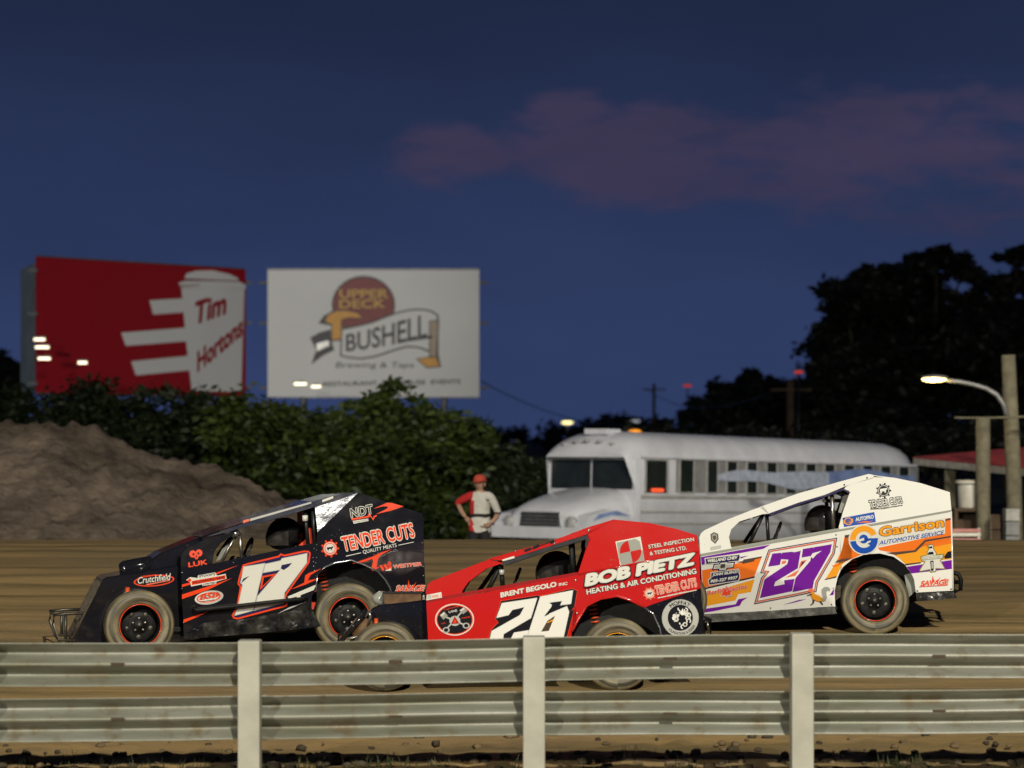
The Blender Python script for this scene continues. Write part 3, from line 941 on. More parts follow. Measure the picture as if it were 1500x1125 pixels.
    for u, zt, hw, zb in ((0.02, 1.80, 1.12, 0.75), (-0.35, 1.74, 1.10, 0.75), (-0.85, 1.64, 1.05, 0.75), (-1.3, 1.52, 1.0, 0.76), (-1.58, 1.40, 0.94, 0.78), (-1.72, 1.22, 0.90, 0.80)):
        ring = []
        for q in range(13):
            a = math.pi * q / 12
            ca, sa = math.cos(a), math.sin(a)
            ring.append((u, 1.2 - hw * math.copysign(abs(ca) ** 0.55, ca), zb + (zt - zb) * (abs(sa) ** 0.42)))
        hs.append(ring)
    for r_ in hs: mb.v += r_
    for i in range(len(hs) - 1):
        for k in range(12):
            mb.face((i*13 + k, i*13 + k + 1, (i+1)*13 + k + 1, (i+1)*13 + k), W, True)
    mb.face([(len(hs) - 1) * 13 + k for k in range(13)], W)
    hood = mb.build('bonnet', root)
    # fenders with wheels beneath
    for v0 in (-0.02, 2.02):
        mb = MB()
        mb.prism([(-1.75, v0, 0.80), (-1.75, v0, 1.02), (-1.55, v0, 1.22), (-0.9, v0, 1.34), (-0.3, v0, 1.24), (0.0, v0, 0.9), (0.0, v0, 0.75), (-0.25, v0, 0.75), (-0.42, v0, 0.98), (-0.8, v0, 1.10), (-1.15, v0, 1.0), (-1.35, v0, 0.76)], (0, 0.42, 0), W)
        mb.build('fender', root)
    mb = MB()
    mb.prism([(-1.735, 0.62, 0.86), (-1.735, 1.78, 0.86), (-1.735, 1.70, 1.27), (-1.735, 0.70, 1.27)], (0.06, 0, 0), mat_simple('grille_chrome', (0.36, 0.36, 0.34), 0.3, 0.8, 0.3, 5))
    gr = mb.build('grille', root)
    for k in range(5):
        g = MB(); g.box((-1.75, 1.2, 0.92 + 0.075 * k), (0.03, 1.0, 0.025), M['bb_black']); g.build('grille_bar', gr)
    for v_ in (0.36, 2.04):
        g = MB(); g.lathe([(0.0, -0.04), (0.10, -0.03), (0.13, 0.0), (0.13, 0.06)], (-1.74, v_, 1.06), 'y', T, 14)
        g.v = [(-1.76 + (p[1] - v_), v_ + (p[0] + 1.74), p[2]) for p in g.v]
        g.build('headlight', root)
    mb = MB(); mb.box((-1.86, 1.2, 0.84), (0.16, 2.4, 0.24), W); mb.build('bumper', root)
    # blue sky reflection of the bonnet, painted as a flat patch on its side
    mb = MB()
    mb.prism([(-1.5, -0.026, 1.10), (-0.9, -0.026, 1.22), (-0.2, -0.026, 1.20), (-0.7, -0.026, 1.32), (-1.3, -0.026, 1.24)], (0, 0.006, 0), bl)
    mb.build('side_sky_tint', root)
    pts_t, pts_b = [], []  # wavy band over the windows, pale at first, then blue
    for i in range(24):
        u = U(1050 + i * 12.5); f = i / 23.0
        c = 2.06 + 0.05 * math.sin(i * 0.5) + 0.05 * f
        hh = 0.06 + 0.12 * min(1, f * 3) + 0.03 * math.sin(i * 0.8)
        pts_t.append((u, -0.036, c + hh)); pts_b.append((u, -0.036, c - hh))
    mb = MB()
    for i in range(23):
        mb.prism([pts_b[i], pts_b[i+1], pts_t[i+1], pts_t[i]], (0, 0.006, 0), bl if i > 12 else mat_cache('bus_pale_band', (0.34, 0.38, 0.48)))
    mb.build('window_wave_band', root)
    # mirrors and wheels
    for u in (-0.8, 8.2):
        for v_ in (0.05, 2.05):
            t_ = MB(); t_.lathe([(0.25, 0.02), (0.44, 0.0), (0.50, 0.05), (0.50, 0.25), (0.44, 0.30), (0.25, 0.28)], (u, v_, 0.50), 'y', M['under'], 20, closed=True)
            o = t_.build('wheel', root); g = MB(); g.lathe([(0.0, 0.06), (0.12, 0.06), (0.25, 0.04)], (u, v_, 0.50), 'y', T, 14); g.build('hub', o)
make_bus()

# ------------------------------------------------------------------ shack with the red roof, and what stands by it
M['fascia'] = mat_simple('weathered_white_board', (0.56, 0.53, 0.46), 0.7, 0, 0.3, 5)
M['roofred'] = mat_simple('red_roof_sheet', (0.36, 0.040, 0.034), 0.55, 0, 0.3, 2)
M['wood'] = mat_simple('grey_weathered_post', (0.13, 0.115, 0.075), 0.85, 0, 0.35, 5, bmp=0.5)
M['shackwood'] = mat_simple('warm_brown_boards', (0.20, 0.115, 0.055), 0.85, 0, 0.4, 3)
M['darkwood'] = mat_simple('dark_brown_boards', (0.060, 0.036, 0.020), 0.85, 0, 0.4, 3)
def make_shack():
    P1, P2 = at(1338, 676, 54), at(1560, 698, 45.5)
    org = (P1 + P2) / 2; org.z = GZ
    root = empty('shack', org); tag(root, 'open fronted shack with a red roof and white fascia right of the bus', 'shack')
    L_ = lambda p: Vector(p) - org
    t = (P2 - P1).normalized(); back = Vector((-t.y, t.x, 0)).normalized()
    if back.y < 0: back = -back
    mb = MB(); mb.prism([L_(P1 - Vector((0, 0, .07))), L_(P2 - Vector((0, 0, .07))), L_(P2 + Vector((0, 0, .07))), L_(P1 + Vector((0, 0, .07)))], back * 0.06, M['fascia']); mb.build('fascia', root)
    up = Vector((0, 0, 0.10))
    q1, q2 = P1 + up - t * 0.05, P2 + up
    mb = MB(); mb.prism([L_(q1), L_(q2), L_(q2 + back * 3.6 + Vector((0, 0, 0.42))), L_(q1 + back * 3.6 + Vector((0, 0, 0.30)))], (0, 0, -0.03), M['roofred'])
    rf = mb.build('roof', root)
    wlen = (P2 - P1).length
    for k in range(22):                                          # back wall boards
        a = P1 + t * (wlen * k / 22 + 0.01) + back * 2.6; b = P1 + t * (wlen * (k + 1) / 22 - 0.015) + back * 2.6
        mb = MB(); mb.prism([L_((a.x, a.y, GZ)), L_((b.x, b.y, GZ)), L_((b.x, b.y, a.z + .3)), L_((a.x, a.y, a.z + .3))], back * (0.025 + 0.01 * (k % 3)), M['shackwood']); mb.build('board', root)
    for px in (1382, 1520):
        dlt = (px - CX) / FPX
        s = (dlt * P1.y - P1.x) / (t.x - dlt * t.y)
        p = P1 + t * s + back * 0.14
        mb = MB(); mb.box(L_((p.x, p.y, (p.z + GZ) / 2 - 0.1)), (0.22, 0.15, p.z - GZ - 0.02), M['wood']); mb.build('post', root)
make_shack()
def pole(name, label, cat, pts, r, mat, D, group=None):
    base = at(*pts[0], D); root = empty(name, base); tag(root, label, cat, group)
    mb = MB(); mb.tube([at(px, py, D) - base for px, py in pts], r, mat, 12); mb.build('shaft', root)
    return root, base
r1, b1 = pole('wooden_pole', 'thick wooden pole at the right edge carrying the lit lamp arm', 'pole', [(1489, 836), (1484, 680), (1477, 520)], [0.16, 0.15, 0.135], M['wood'], 47.0)
r2, b2 = pole('wooden_post', 'shorter square wooden post left of the thick pole', 'post', [(1440, 836), (1440, 612)], [0.135, 0.135], M['wood'], 46.0)
# street lamp on its arm
lp = empty('street_lamp', at(1472, 602, 46.85)); tag(lp, 'lit yellow lamp on a curved grey arm fixed to the thick pole', 'street lamp')
o_ = at(1472, 602, 46.85)
mb = MB(); mb.tube([at(x, y, 46.85) - o_ for x, y in ((1476, 612), (1470, 592), (1460, 578), (1445, 569), (1425, 563), (1405, 559), (1386, 557))], [0.05, 0.05, 0.05, 0.047, 0.045, 0.043, 0.04], M['galv'], 8); mb.build('arm', lp)
hc = at(1368, 555, 46.85) - o_
mb = MB(); mb.ellipsoid(hc + Vector((0.02, 0, 0.03)), (0.27, 0.12, 0.05), M['galv'], 16, 8); hd_ = mb.build('lamp_head', lp)
mb = MB(); mb.ellipsoid(hc - Vector((0.0, 0.02, 0.01)), (0.235, 0.11, 0.055), mat_emit('sodium_lens', (1.0, 0.72, 0.22), 7.0), 16, 8); mb.build('lens', hd_)
l = bpy.data.lights.new('street_lamp_light', 'POINT'); l.energy = 22; l.color = (1.0, 0.72, 0.3); l.shadow_soft_size = 0.1
lo = bpy.data.objects.new('street_lamp_light', l); col.objects.link(lo); lo.location = at(1366, 562, 46.7)
def cable(a, b, sag, label, r=0.012, n=14, mat='steel'):
    mb = MB(); c = (a + b) / 2
    mb.tube([a.lerp(b, i / n) - c - Vector((0, 0, sag * 4 * (i / n) * (1 - i / n))) for i in range(n + 1)], r, M[mat], 5)
    o = mb.build('cable', None); o.location = c
    tag(o, label, 'cable')
cable(at(1398, 612, 46), at(1540, 608, 46), 0.02, 'taut line running from the short post past the thick pole', 0.02, mat='wood')
# bin, barrier, crates by the shack
def drum():
    c = at(1418, 744, 46.3); root = empty('white_drum', c); tag(root, 'white lidded drum standing on a dark stand under the red roof', 'drum')
    wm = mat_simple('dull_white_plastic', (0.42, 0.40, 0.34), 0.5, 0, 0.2, 4)
    mb = MB(); mb.lathe([(0.175, 0.0), (0.185, 0.02), (0.195, 0.44), (0.19, 0.45)], (0, 0, 0), 'z', wm, 22); mb.build('barrel', root)
    mb = MB(); mb.lathe([(0.235, 0.452), (0.24, 0.50), (0.22, 0.52), (0.0, 0.53)], (0, 0, 0), 'z', wm, 22); mb.build('lid', root)
    s = empty('stand', Vector((c.x, c.y, GZ))); tag(s, 'dark boxy stand carrying the white drum', 'stand')
    h = c.z - GZ
    mb = MB(); mb.box((0, 0, h - 0.03), (0.62, 0.55, 0.055), M['darkwood']); mb.build('top', s)
    for sx in (-1, 1):
        for sy in (-1, 1):
            mb = MB(); mb.box((sx * 0.27, sy * 0.23, (h - 0.06) / 2), (0.06, 0.06, h - 0.06), M['darkwood']); mb.build('leg', s)
    mb = MB(); mb.box((0, 0.2, h * 0.6), (0.5, 0.03, h * 0.7), M['darkwood']); mb.build('back', s)
drum()
def barrier():
    c = at(1412, 800, 44.5); root = empty('barrier', c); tag(root, 'low barrier of pink and white rails in front of the shack', 'barrier')
    pk = mat_simple('faded_pink_rail', (0.44, 0.17, 0.15), 0.6, 0, 0.2); wh = M['fascia']
    z = [at(1412, y, 44.5).z - c.z for y in (777, 783, 791)]
    for k, zz in enumerate(z):
        mb = MB(); mb.box((0.02, 0, zz), (0.56, 0.04, 0.055), pk if k != 1 else wh); mb.build('rail', root)
    for x in (-0.27, 0.27):
        mb = MB(); mb.box((x, 0.03, 0.02), (0.04, 0.05, 0.62), wh); mb.build('leg', root)
barrier()
def crates(px, D, items, name, labels, cats, wd):
    z = GZ
    for (h, mt), lb, ct in zip(items, labels, cats):
        c = at(px, 700, D); root = empty(name, (c.x, D, z)); tag(root, lb, ct, 'crates stacked by the shack')
        mb = MB(); mb.box((0, 0, h / 2), (wd, 0.34, h - 0.02), mt); mb.build('shell', root)
        for zz in (0.03, h - 0.04):
            mb = MB(); mb.box((0, -0.175, zz), (wd + 0.02, 0.016, 0.03), mt); mb.build('lip', root)
        z += h
cg = mat_cache('grey_crate', (0.14, 0.14, 0.14)); cbr = mat_cache('brown_crate', (0.13, 0.075, 0.035)); crd = mat_cache('deep_red_crate', (0.16, 0.014, 0.012)); cbl = mat_cache('blue_crate', (0.03, 0.13, 0.42))
crates(1481, 45.2, [(0.50, cbl), (0.30, cg), (0.30, cg), (0.26, cg), (0.24, mat_cache('pale_crate', (0.26, 0.25, 0.23)))], 'crate',
       ['blue crate at the bottom of the stack by the thick pole', 'grey crate resting on the blue crate', 'grey crate in the middle of the stack above the blue crate', 'grey crate just under the pale top crate', 'pale crate on top of the grey stack by the thick pole'], ['crate'] * 5, 0.24)
crates(1456, 47.8, [(0.55, crd), (0.28, crd), (0.28, cbr), (0.30, cbr)], 'crate',
       ['tall deep red crate on the ground between post and pole', 'flat red crate on the tall deep red crate', 'brown crate resting on the flat red crate', 'brown crate topping the red stack between post and pole'], ['crate'] * 4, 0.24)
mb = MB(); a, b = at(1425, 800, 43.5), at(1530, 803, 41.5); mb.tube([(0, 0, 0), b - a], 0.05, M['fascia'], 8); o = mb.build('edging_pipe', None); o.location = a; tag(o, 'white pipe lying along the ground before the shack', 'pipe')

# ------------------------------------------------------------------ utility poles, wires and far lights
def upole(px, ytop, D, r, label, lampc=None):
    c = at(px, 700, D); zt = at(px, ytop, D).z
    root = empty('utility_pole', (c.x, D, GZ)); tag(root, label, 'utility pole', 'utility poles behind the bus')
    mb = MB(); mb.tube([(0, 0, -0.2), (0, 0, zt - GZ)], [r, r * 0.8], M['darkwood'], 8); mb.build('shaft', root)
    mb = MB(); mb.box((0, -r, zt - GZ - 0.5), (2.0, 0.1, 0.12), M['darkwood']); mb.build('crossarm', root)
    return Vector((c.x, D, zt))
pA = upole(1158, 556, 120, 0.24, 'thin dark utility pole rising behind the middle of the bus')
pB = upole(958, 562, 210, 0.16, 'far faint utility pole above the front of the bus')
cable(at(700, 556, 125), at(958, 615, 210), 1.2, 'sagging wire from the white billboard to the far utility pole', 0.03)
cable(pA, at(1560, 590, 130), 1.0, 'wire running right from the thin utility pole to the trees', 0.03)
cable(pB - Vector((0.6, 0, 0.5)), pA - Vector((0.6, 0, 0.5)), 1.2, 'wire strung between the two utility poles', 0.03)
def far_light(px, py, D, c, s, w_, label, ground=True):
    p = at(px, py, D); root = empty('far_lamp', p); tag(root, label, 'light')
    mb = MB(); mb.ellipsoid((0, 0, 0), (w_, w_ * 0.5, w_ * 0.30), mat_emit('far_light', c, s), 12, 8); mb.build('lens', root)
    mb = MB(); mb.tube([(0, 0.1, GZ - p.z), (0, 0.1, -w_ * 0.3)], 0.07, M['steel'], 6); mb.box((0, 0.1, w_ * 0.32), (w_ * 2, 0.3, 0.08), M['steel']); mb.build('mast', root)
far_light(831, 619, 260, (1.0, 0.85, 0.35), 2.0, 0.62, 'small yellow light on the far horizon above the front of the bus')
far_light(931, 617, 300, (0.8, 0.85, 0.9), 0.3, 0.6, 'faint white light on the far horizon right of the yellow one')
far_light(1007, 565, 240, (0.8, 0.05, 0.05), 0.5, 0.42, 'red light on a far mast left of the small dark trees')
far_light(1170, 545, 118, (0.8, 0.05, 0.04), 0.5, 0.24, 'red light above the thin dark utility pole')

# ------------------------------------------------------------------ guardrail in the foreground
M['galvrail'] = None
def mat_rail():
    m, t, b = principled('weathered_galvanised_rail')
    n1 = noise_node(t, 1.0, 5, 0.6, stretch=(0.8, 3, 7))
    n2 = noise_node(t, 1.0, 4, 0.6, stretch=(7, 7, 3))
    c = mixc(t, map_range(t, n1.outputs['Fac'], 0.35, 0.68), (0.150, 0.152, 0.110), (0.29, 0.295, 0.260))
    c = mixc(t, map_range(t, n2.outputs['Fac'], 0.54, 0.70, 0, 0.75), c, (0.15, 0.115, 0.062))
    t.links.new(c, b.inputs['Base Color'])
    b.inputs['Metallic'].default_value = 0.35
    b.inputs['Roughness'].default_value = 0.46
    bump(t, b, n1.outputs['Fac'], 0.15, 0.02)
    return m
M['galvrail'] = mat_rail()
M['railpost'] = mat_simple('chalky_white_post', (0.34, 0.335, 0.28), 0.6, 0, 0.12, 5, bmp=0.08)
M['bolt'] = mat_simple('rusty_bolt', (0.06, 0.04, 0.025), 0.6, 0.4, 0.3)
def make_guardrail():
    D = 16.0
    root = empty('guardrail', (0, D, 0)); tag(root, 'two tier corrugated steel guardrail with pale posts along the near edge of the track', 'guardrail')
    post_px = [-431, -33, 368, 782, 1172, 1570, 1966]
    X_ = [(p - CX) / FPX * D for p in post_px]
    tilt = 0.0098                                                # the rail climbs slightly to the right
    zt = lambda x: (CAMZ - (935.0 - HY) / FPX * D) + tilt * (x - 0.0)
    prof = []
    for k in range(33):                                          # rounded W section, valley towards the posts
        z = 0.155 - 0.31 * k / 32
        prof.append((z, 0.0415 * (1 - math.cos(4 * math.pi * z / 0.31))))
    prof[0], prof[-1] = (0.155, -0.004), (-0.155, -0.006)
    rr = random.Random(4)
    for tier, dz in enumerate((0.142, 0.142 + 0.358)):
        for i in range(len(X_) - 1):
            xa, xb = X_[i] - 0.10, X_[i + 1] + 0.10
            lap = 0.006 * (i % 2)
            mb = MB(); ns = 10; th = 0.004
            e0, e1 = rr.uniform(-0.006, 0.006), rr.uniform(-0.006, 0.006)
            b = 0; npf = len(prof)
            for s in range(ns + 1):
                u = s / ns; x = xa + (xb - xa) * u
                z0 = zt(x) - dz + e0 * (1 - u) + e1 * u + 0.006 * math.sin(u * 3.1 + i * 2 + tier)
                dent = 0.010 * math.sin(u * 7 + i * 3 + tier * 1.7) * math.sin(u * math.pi)
                for z, y in prof: mb.v.append((x, y + lap + dent, z0 + z * 0.915))
                for z, y in prof: mb.v.append((x, y + lap + dent + th, z0 + z * 0.915))
            st = 2 * npf
            for s in range(ns):
                for k in range(npf - 1):
                    q = (s*st + k, s*st + k + 1, (s+1)*st + k + 1, (s+1)*st + k)
                    mb.face(q, M['galvrail'], True); mb.face([v + npf for v in q][::-1], M['galvrail'], True)
                for k in (0, npf - 1):
                    mb.face((s*st + k, (s+1)*st + k, (s+1)*st + npf + k, s*st + npf + k), M['galvrail'])
            be = mb.build('beam', root)
            xm = (xa + xb) / 2 + 0.02
            mb = MB(); zc = zt(xm) - dz
            mb.box((xm, -0.004 + lap, zc), (0.085, 0.012, 0.016), M['bolt']); mb.build('bolt_slot', be)
    for i, x in enumerate(X_):
        dy = [0.0, 0.0, 0.0, 0.022, 0.022, 0.0, 0.0][i]
        top = zt(x) + 0.012 + [0, 0, 0, 0.008, 0.012, 0, 0][i]
        pb = MB(); h = top + 0.4
        pb.box((x, -0.085, top - h / 2), (0.142, 0.15, h), M['railpost'])
        o = pb.build('post', root)
        mod = o.modifiers.new('edges', 'BEVEL'); mod.width = 0.008; mod.segments = 2
make_guardrail()

# ------------------------------------------------------------------ people
def skin_mesh(verts, edges, radii, root=0, levels=1):
    """one continuous body surface grown over a skeleton; returns a plain mesh"""
    me = bpy.data.meshes.new('skeleton'); me.from_pydata([tuple(v) for v in verts], edges, [])
    o = bpy.data.objects.new('skeleton', me); col.objects.link(o)
    o.modifiers.new('skin', 'SKIN'); s = o.modifiers.new('sub', 'SUBSURF'); s.levels = s.render_levels = levels
    if not me.skin_vertices:
        bm = bmesh.new(); bm.from_mesh(me); bm.verts.layers.skin.verify(); bm.to_mesh(me); bm.free()
    for i, r in enumerate(radii):
        sv = me.skin_vertices[0].data[i]
        sv.radius = (r, r) if not isinstance(r, tuple) else r
        sv.use_root = (i == root)
    dg = bpy.context.evaluated_depsgraph_get(); dg.update()
    out = bpy.data.meshes.new_from_object(o.evaluated_get(dg))
    bpy.data.objects.remove(o); bpy.data.meshes.remove(me)
    for p in out.polygons: p.use_smooth = True
    return out
def chain(spec):
    """spec: {name: (pos, radius, parent)} -> verts, edges, radii"""
    names = list(spec); ix = {n: i for i, n in enumerate(names)}
    return [spec[n][0] for n in names], [(ix[spec[n][2]], ix[n]) for n in names if spec[n][2]], [spec[n][1] for n in names]
def hand_mb(mb, wrist, d, side, mat, curl=0.5, s=1.0):
    """palm, four unequal bent fingers and a thumb leaving the side of the palm"""
    d = Vector(d).normalized(); side = Vector(side); side = (side - d * side.dot(d)).normalized(); nrm = d.cross(side)
    w_ = Vector(wrist)
    c = w_ + d * 0.05 * s
    mb.tube([w_, w_ + d * 0.03 * s, w_ + d * 0.085 * s], [0.024 * s, 0.038 * s, 0.040 * s], mat, 10)
    for k, ln in enumerate((0.070, 0.082, 0.076, 0.058)):
        b = w_ + d * 0.080 * s + side * (0.027 - 0.018 * k) * s
        j1 = b + (d * math.cos(curl) + nrm * math.sin(curl)) * ln * 0.45 * s
        j2 = j1 + (d * math.cos(curl * 2) + nrm * math.sin(curl * 2)) * ln * 0.32 * s
        j3 = j2 + (d * math.cos(curl * 2.8) + nrm * math.sin(curl * 2.8)) * ln * 0.25 * s
        mb.tube([b - d * 0.02 * s, b, j1, j2, j3], [0.010 * s, 0.0098 * s, 0.009 * s, 0.0082 * s, 0.006 * s], mat, 8)
    b = w_ + d * 0.03 * s + side * 0.026 * s
    mb.tube([b, b + (side * 0.7 + d * 0.6) * 0.035 * s, b + (side * 0.45 + d * 0.85 + nrm * 0.5) * 0.062 * s], [0.012 * s, 0.011 * s, 0.0075 * s], mat, 8)
def link_mesh(name, me, parent, mats):
    for m in mats: me.materials.append(m)
    o = bpy.data.objects.new(name, me); col.objects.link(o); o.parent = parent
    return o
def clothing(body_me, keep, off, pick):
    """copy of the body faces where keep(co) holds, pushed outwards; pick(co) chooses the material slot"""
    bm = bmesh.new(); bm.from_mesh(body_me)
    bmesh.ops.delete(bm, geom=[f for f in bm.faces if not keep(f.calc_center_median())], context='FACES')
    bm.normal_update()
    for v in bm.verts: v.co += v.normal * off
    for f in bm.faces: f.material_index = pick(f.calc_center_median()); f.smooth = True
    me = bpy.data.meshes.new('clothing'); bm.to_mesh(me); bm.free()
    return me
def standing_person():
    D = 37.2
    c = at(703, 700, D); gz = ground_z(c.x, D)
    root = empty('person', (c.x, D, gz), R(-16)); tag(root, 'person standing hand on hip in a red and white striped shirt and red cap', 'person')
    S = {'pelvis': ((0, 0, 0.93), (0.15, 0.105), None), 'waist': ((0, 0, 1.08), (0.145, 0.10), 'pelvis'), 'chest': ((0, 0, 1.27), (0.165, 0.11), 'waist'),
         'collar': ((0, 0.01, 1.41), (0.10, 0.075), 'chest'), 'neck': ((0, 0.0, 1.475), 0.052, 'collar'), 'jaw': ((0, -0.02, 1.54), (0.068, 0.078), 'neck'),
         'head': ((0, -0.015, 1.61), (0.078, 0.095), 'jaw'), 'crown': ((0, -0.01, 1.665), (0.062, 0.075), 'head'),
         'shL': ((-0.17, 0.0, 1.385), 0.060, 'collar'), 'elL': ((-0.37, 0.05, 1.29), 0.043, 'shL'), 'faL': ((-0.29, -0.03, 1.17), 0.040, 'elL'), 'wrL': ((-0.20, -0.09, 1.07), 0.028, 'faL'),
         'shR': ((0.17, 0.0, 1.385), 0.060, 'collar'), 'elR': ((0.27, 0.07, 1.14), 0.043, 'shR'), 'faR': ((0.25, -0.02, 1.05), 0.039, 'elR'), 'wrR': ((0.19, -0.10, 0.98), 0.028, 'faR')}
    for sd, sx in (('L', -1), ('R', 1)):
        S['hip' + sd] = ((sx * 0.09, 0, 0.86), 0.095, 'pelvis'); S['kn' + sd] = ((sx * 0.105, -0.02, 0.47), 0.058, 'hip' + sd)
        S['cf' + sd] = ((sx * 0.11, 0.0, 0.32), 0.054, 'kn' + sd); S['an' + sd] = ((sx * 0.115, 0.01, 0.09), 0.038, 'cf' + sd); S['toe' + sd] = ((sx * 0.13, -0.15, 0.04), 0.036, 'an' + sd)
    v, e, r_ = chain(S)
    skin = mat_simple('skin', (0.42, 0.24, 0.16), 0.5, 0, 0.1)
    me = skin_mesh(v, e, r_, 0, 2)
    link_mesh('body', me, root, [skin])
    red, wht, blk = (mat_simple('shirt_red', (0.50, 0.02, 0.02), 0.8, 0, 0.15, 6, bmp=1.0, bscale=9), mat_simple('shirt_white', (0.58, 0.56, 0.50), 0.8, 0, 0.12, 6, bmp=1.0, bscale=9), mat_simple('trousers_black', (0.010, 0.010, 0.013), 0.8, 0, 0.2))
    def keep(p):
        if p.z > 1.445 or p.z < 0.86: return False
        if p.x < -0.19 and p.z < 1.27 + (p.x + 0.30) * 0.4 : return False
        if p.x > 0.20 and p.z < 1.12: return False
        return True
    def pick(p):
        if abs(p.z - 1.325) < 0.010 and abs(p.x) < 0.17: return 2
        if abs(p.z - 1.135) < 0.012 or abs(p.z - 1.095) < 0.012: return 2
        return 0 if p.x < -0.075 else 1
    link_mesh('shirt', clothing(me, keep, 0.014, pick), root, [red, wht, blk])
    link_mesh('trousers', clothing(me, lambda p: p.z < 1.0 and p.z > 0.11 and abs(p.x) < 0.158 and not (p.z > 0.9 and p.x > 0.09 and p.y < -0.05), 0.012, lambda p: 0), root, [blk])
    for sx in (-1, 1):
        link_mesh('shoe', clothing(me, lambda p: p.z <= 0.115 and p.x * sx > 0, 0.012, lambda p: 0), root, [M['steel']])
    mb = MB(); hand_mb(mb, (-0.20, -0.09, 1.07), (0.55, -0.15, -0.55), (0, -1, 0.3), skin, 0.35); mb.build('hand', root)
    mb = MB(); hand_mb(mb, (0.19, -0.10, 0.98), (-0.6, -0.1, -0.4), (0, -1, 0.3), skin, 0.35); mb.build('hand', root)
    cap = mat_simple('cap_red', (0.48, 0.06, 0.035), 0.8, 0, 0.1)
    mb = MB(); mb.lathe([(0.098, -0.02), (0.100, 0.01), (0.090, 0.055), (0.06, 0.085), (0.0, 0.098)], (0, -0.012, 1.625), 'z', cap, 20); cp = mb.build('cap', root)
    mb = MB(); mb.prism([(-0.07, -0.10, 1.612), (-0.055, -0.16, 1.604), (0, -0.19, 1.600), (0.055, -0.16, 1.604), (0.07, -0.10, 1.612)], (0, 0, 0.01), cap); mb.build('peak', cp)
    mb = MB(); mb.ellipsoid((0, -0.112, 1.555), (0.014, 0.022, 0.02), skin, 8, 6); mb.build('nose', root)
    for sx in (-1, 1):
        mb = MB(); mb.ellipsoid((sx * 0.080, 0.0, 1.565), (0.012, 0.02, 0.032), skin, 8, 6); mb.build('ear', root)
        mb = MB(); mb.ellipsoid((sx * 0.030, -0.098, 1.588), (0.012, 0.008, 0.008), blk, 8, 6); mb.build('eye', root)
    mb = MB(); mb.ellipsoid((0, -0.094, 1.515), (0.024, 0.008, 0.006), mat_simple('lips', (0.30, 0.10, 0.09), 0.5), 8, 6); mb.build('mouth', root)
    mb = MB(); mb.ellipsoid((0, 0.02, 1.585), (0.082, 0.085, 0.07), mat_simple('brown_hair', (0.05, 0.03, 0.02), 0.7), 14, 8); mb.build('hair', root)
standing_person()

def driver(car, helmet_px, yloc, label, r=0.142, visor='visor'):
    """seated driver: one continuous body, helmet and gloves as its children; stays a thing of its own"""
    hc = car.P(helmet_px[0], helmet_px[1], car.vert(yloc))
    root = empty('person'); root.matrix_world = car.M @ Matrix.Translation(hc); tag(root, label, 'person')
    S = {'pelvis': ((0.02, 0, -0.62), (0.13, 0.15), None), 'waist': ((0.05, 0, -0.48), (0.11, 0.14), 'pelvis'), 'chest': ((0.05, 0, -0.32), (0.12, 0.16), 'waist'), 'collar': ((0.03, 0, -0.19), (0.08, 0.10), 'chest'),
         'neck': ((0.01, 0, -0.12), 0.055, 'collar'), 'skull': ((0, 0, 0.0), 0.085, 'neck')}
    for sd, sy in (('L', -1), ('R', 1)):
        S['sh' + sd] = ((0.03, sy * 0.19, -0.22), 0.065, 'collar'); S['el' + sd] = ((-0.14, sy * 0.26, -0.40), 0.05, 'sh' + sd); S['wr' + sd] = ((-0.36, sy * 0.15, -0.30), 0.034, 'el' + sd)
        S['kn' + sd] = ((-0.42, sy * 0.10, -0.58), 0.075, 'pelvis'); S['an' + sd] = ((-0.78, sy * 0.09, -0.72), 0.05, 'kn' + sd)
    v, e, r_ = chain(S)
    link_mesh('body', skin_mesh(v, e, r_, 0, 1), root, [M['suit']])
    for sy in (-1, 1):
        mb = MB(); hand_mb(mb, (-0.36, sy * 0.15, -0.30), (-0.8, -sy * 0.25, 0.35), (0, -sy, 1), M['glove'], 0.8, 1.25); mb.build('glove', root)
    def hshape(d):
        k = 1.0
        if d.x < -0.2 and d.z < -0.05: k += 0.16 * min(1, (-d.x - 0.2) * 2) * min(1, (-d.z) * 2)    # chin bar juts forward
        if d.z < -0.6: k *= 0.90
        return k
    mb = MB(); mb.ellipsoid((0, 0, 0), (r * 1.08, r * 0.92, r * 1.02), M['helmet'], 28, 18, hshape); h = mb.build('helmet', root)
    mb = MB()                                                     # visor: curved band over the eye port
    nv = 12
    for j in range(3):
        for i in range(nv + 1):
            a = math.pi - R(95) + R(190) * i / nv
            z = (0.10 - 0.20 * j) * 0.95
            k = math.sqrt(1 - min(0.9, (z) ** 2)) * 1.025
            mb.v.append((math.cos(a) * r * 1.08 * k * (1.06 if z < 0 else 1.0), math.sin(a) * r * 0.93 * k, z * r * 2.2))
    for j in range(2):
        for i in range(nv):
            mb.face((j*(nv+1) + i, j*(nv+1) + i + 1, (j+1)*(nv+1) + i + 1, (j+1)*(nv+1) + i), M['glass'], True)
    vo = mb.build('visor', h)
    return root

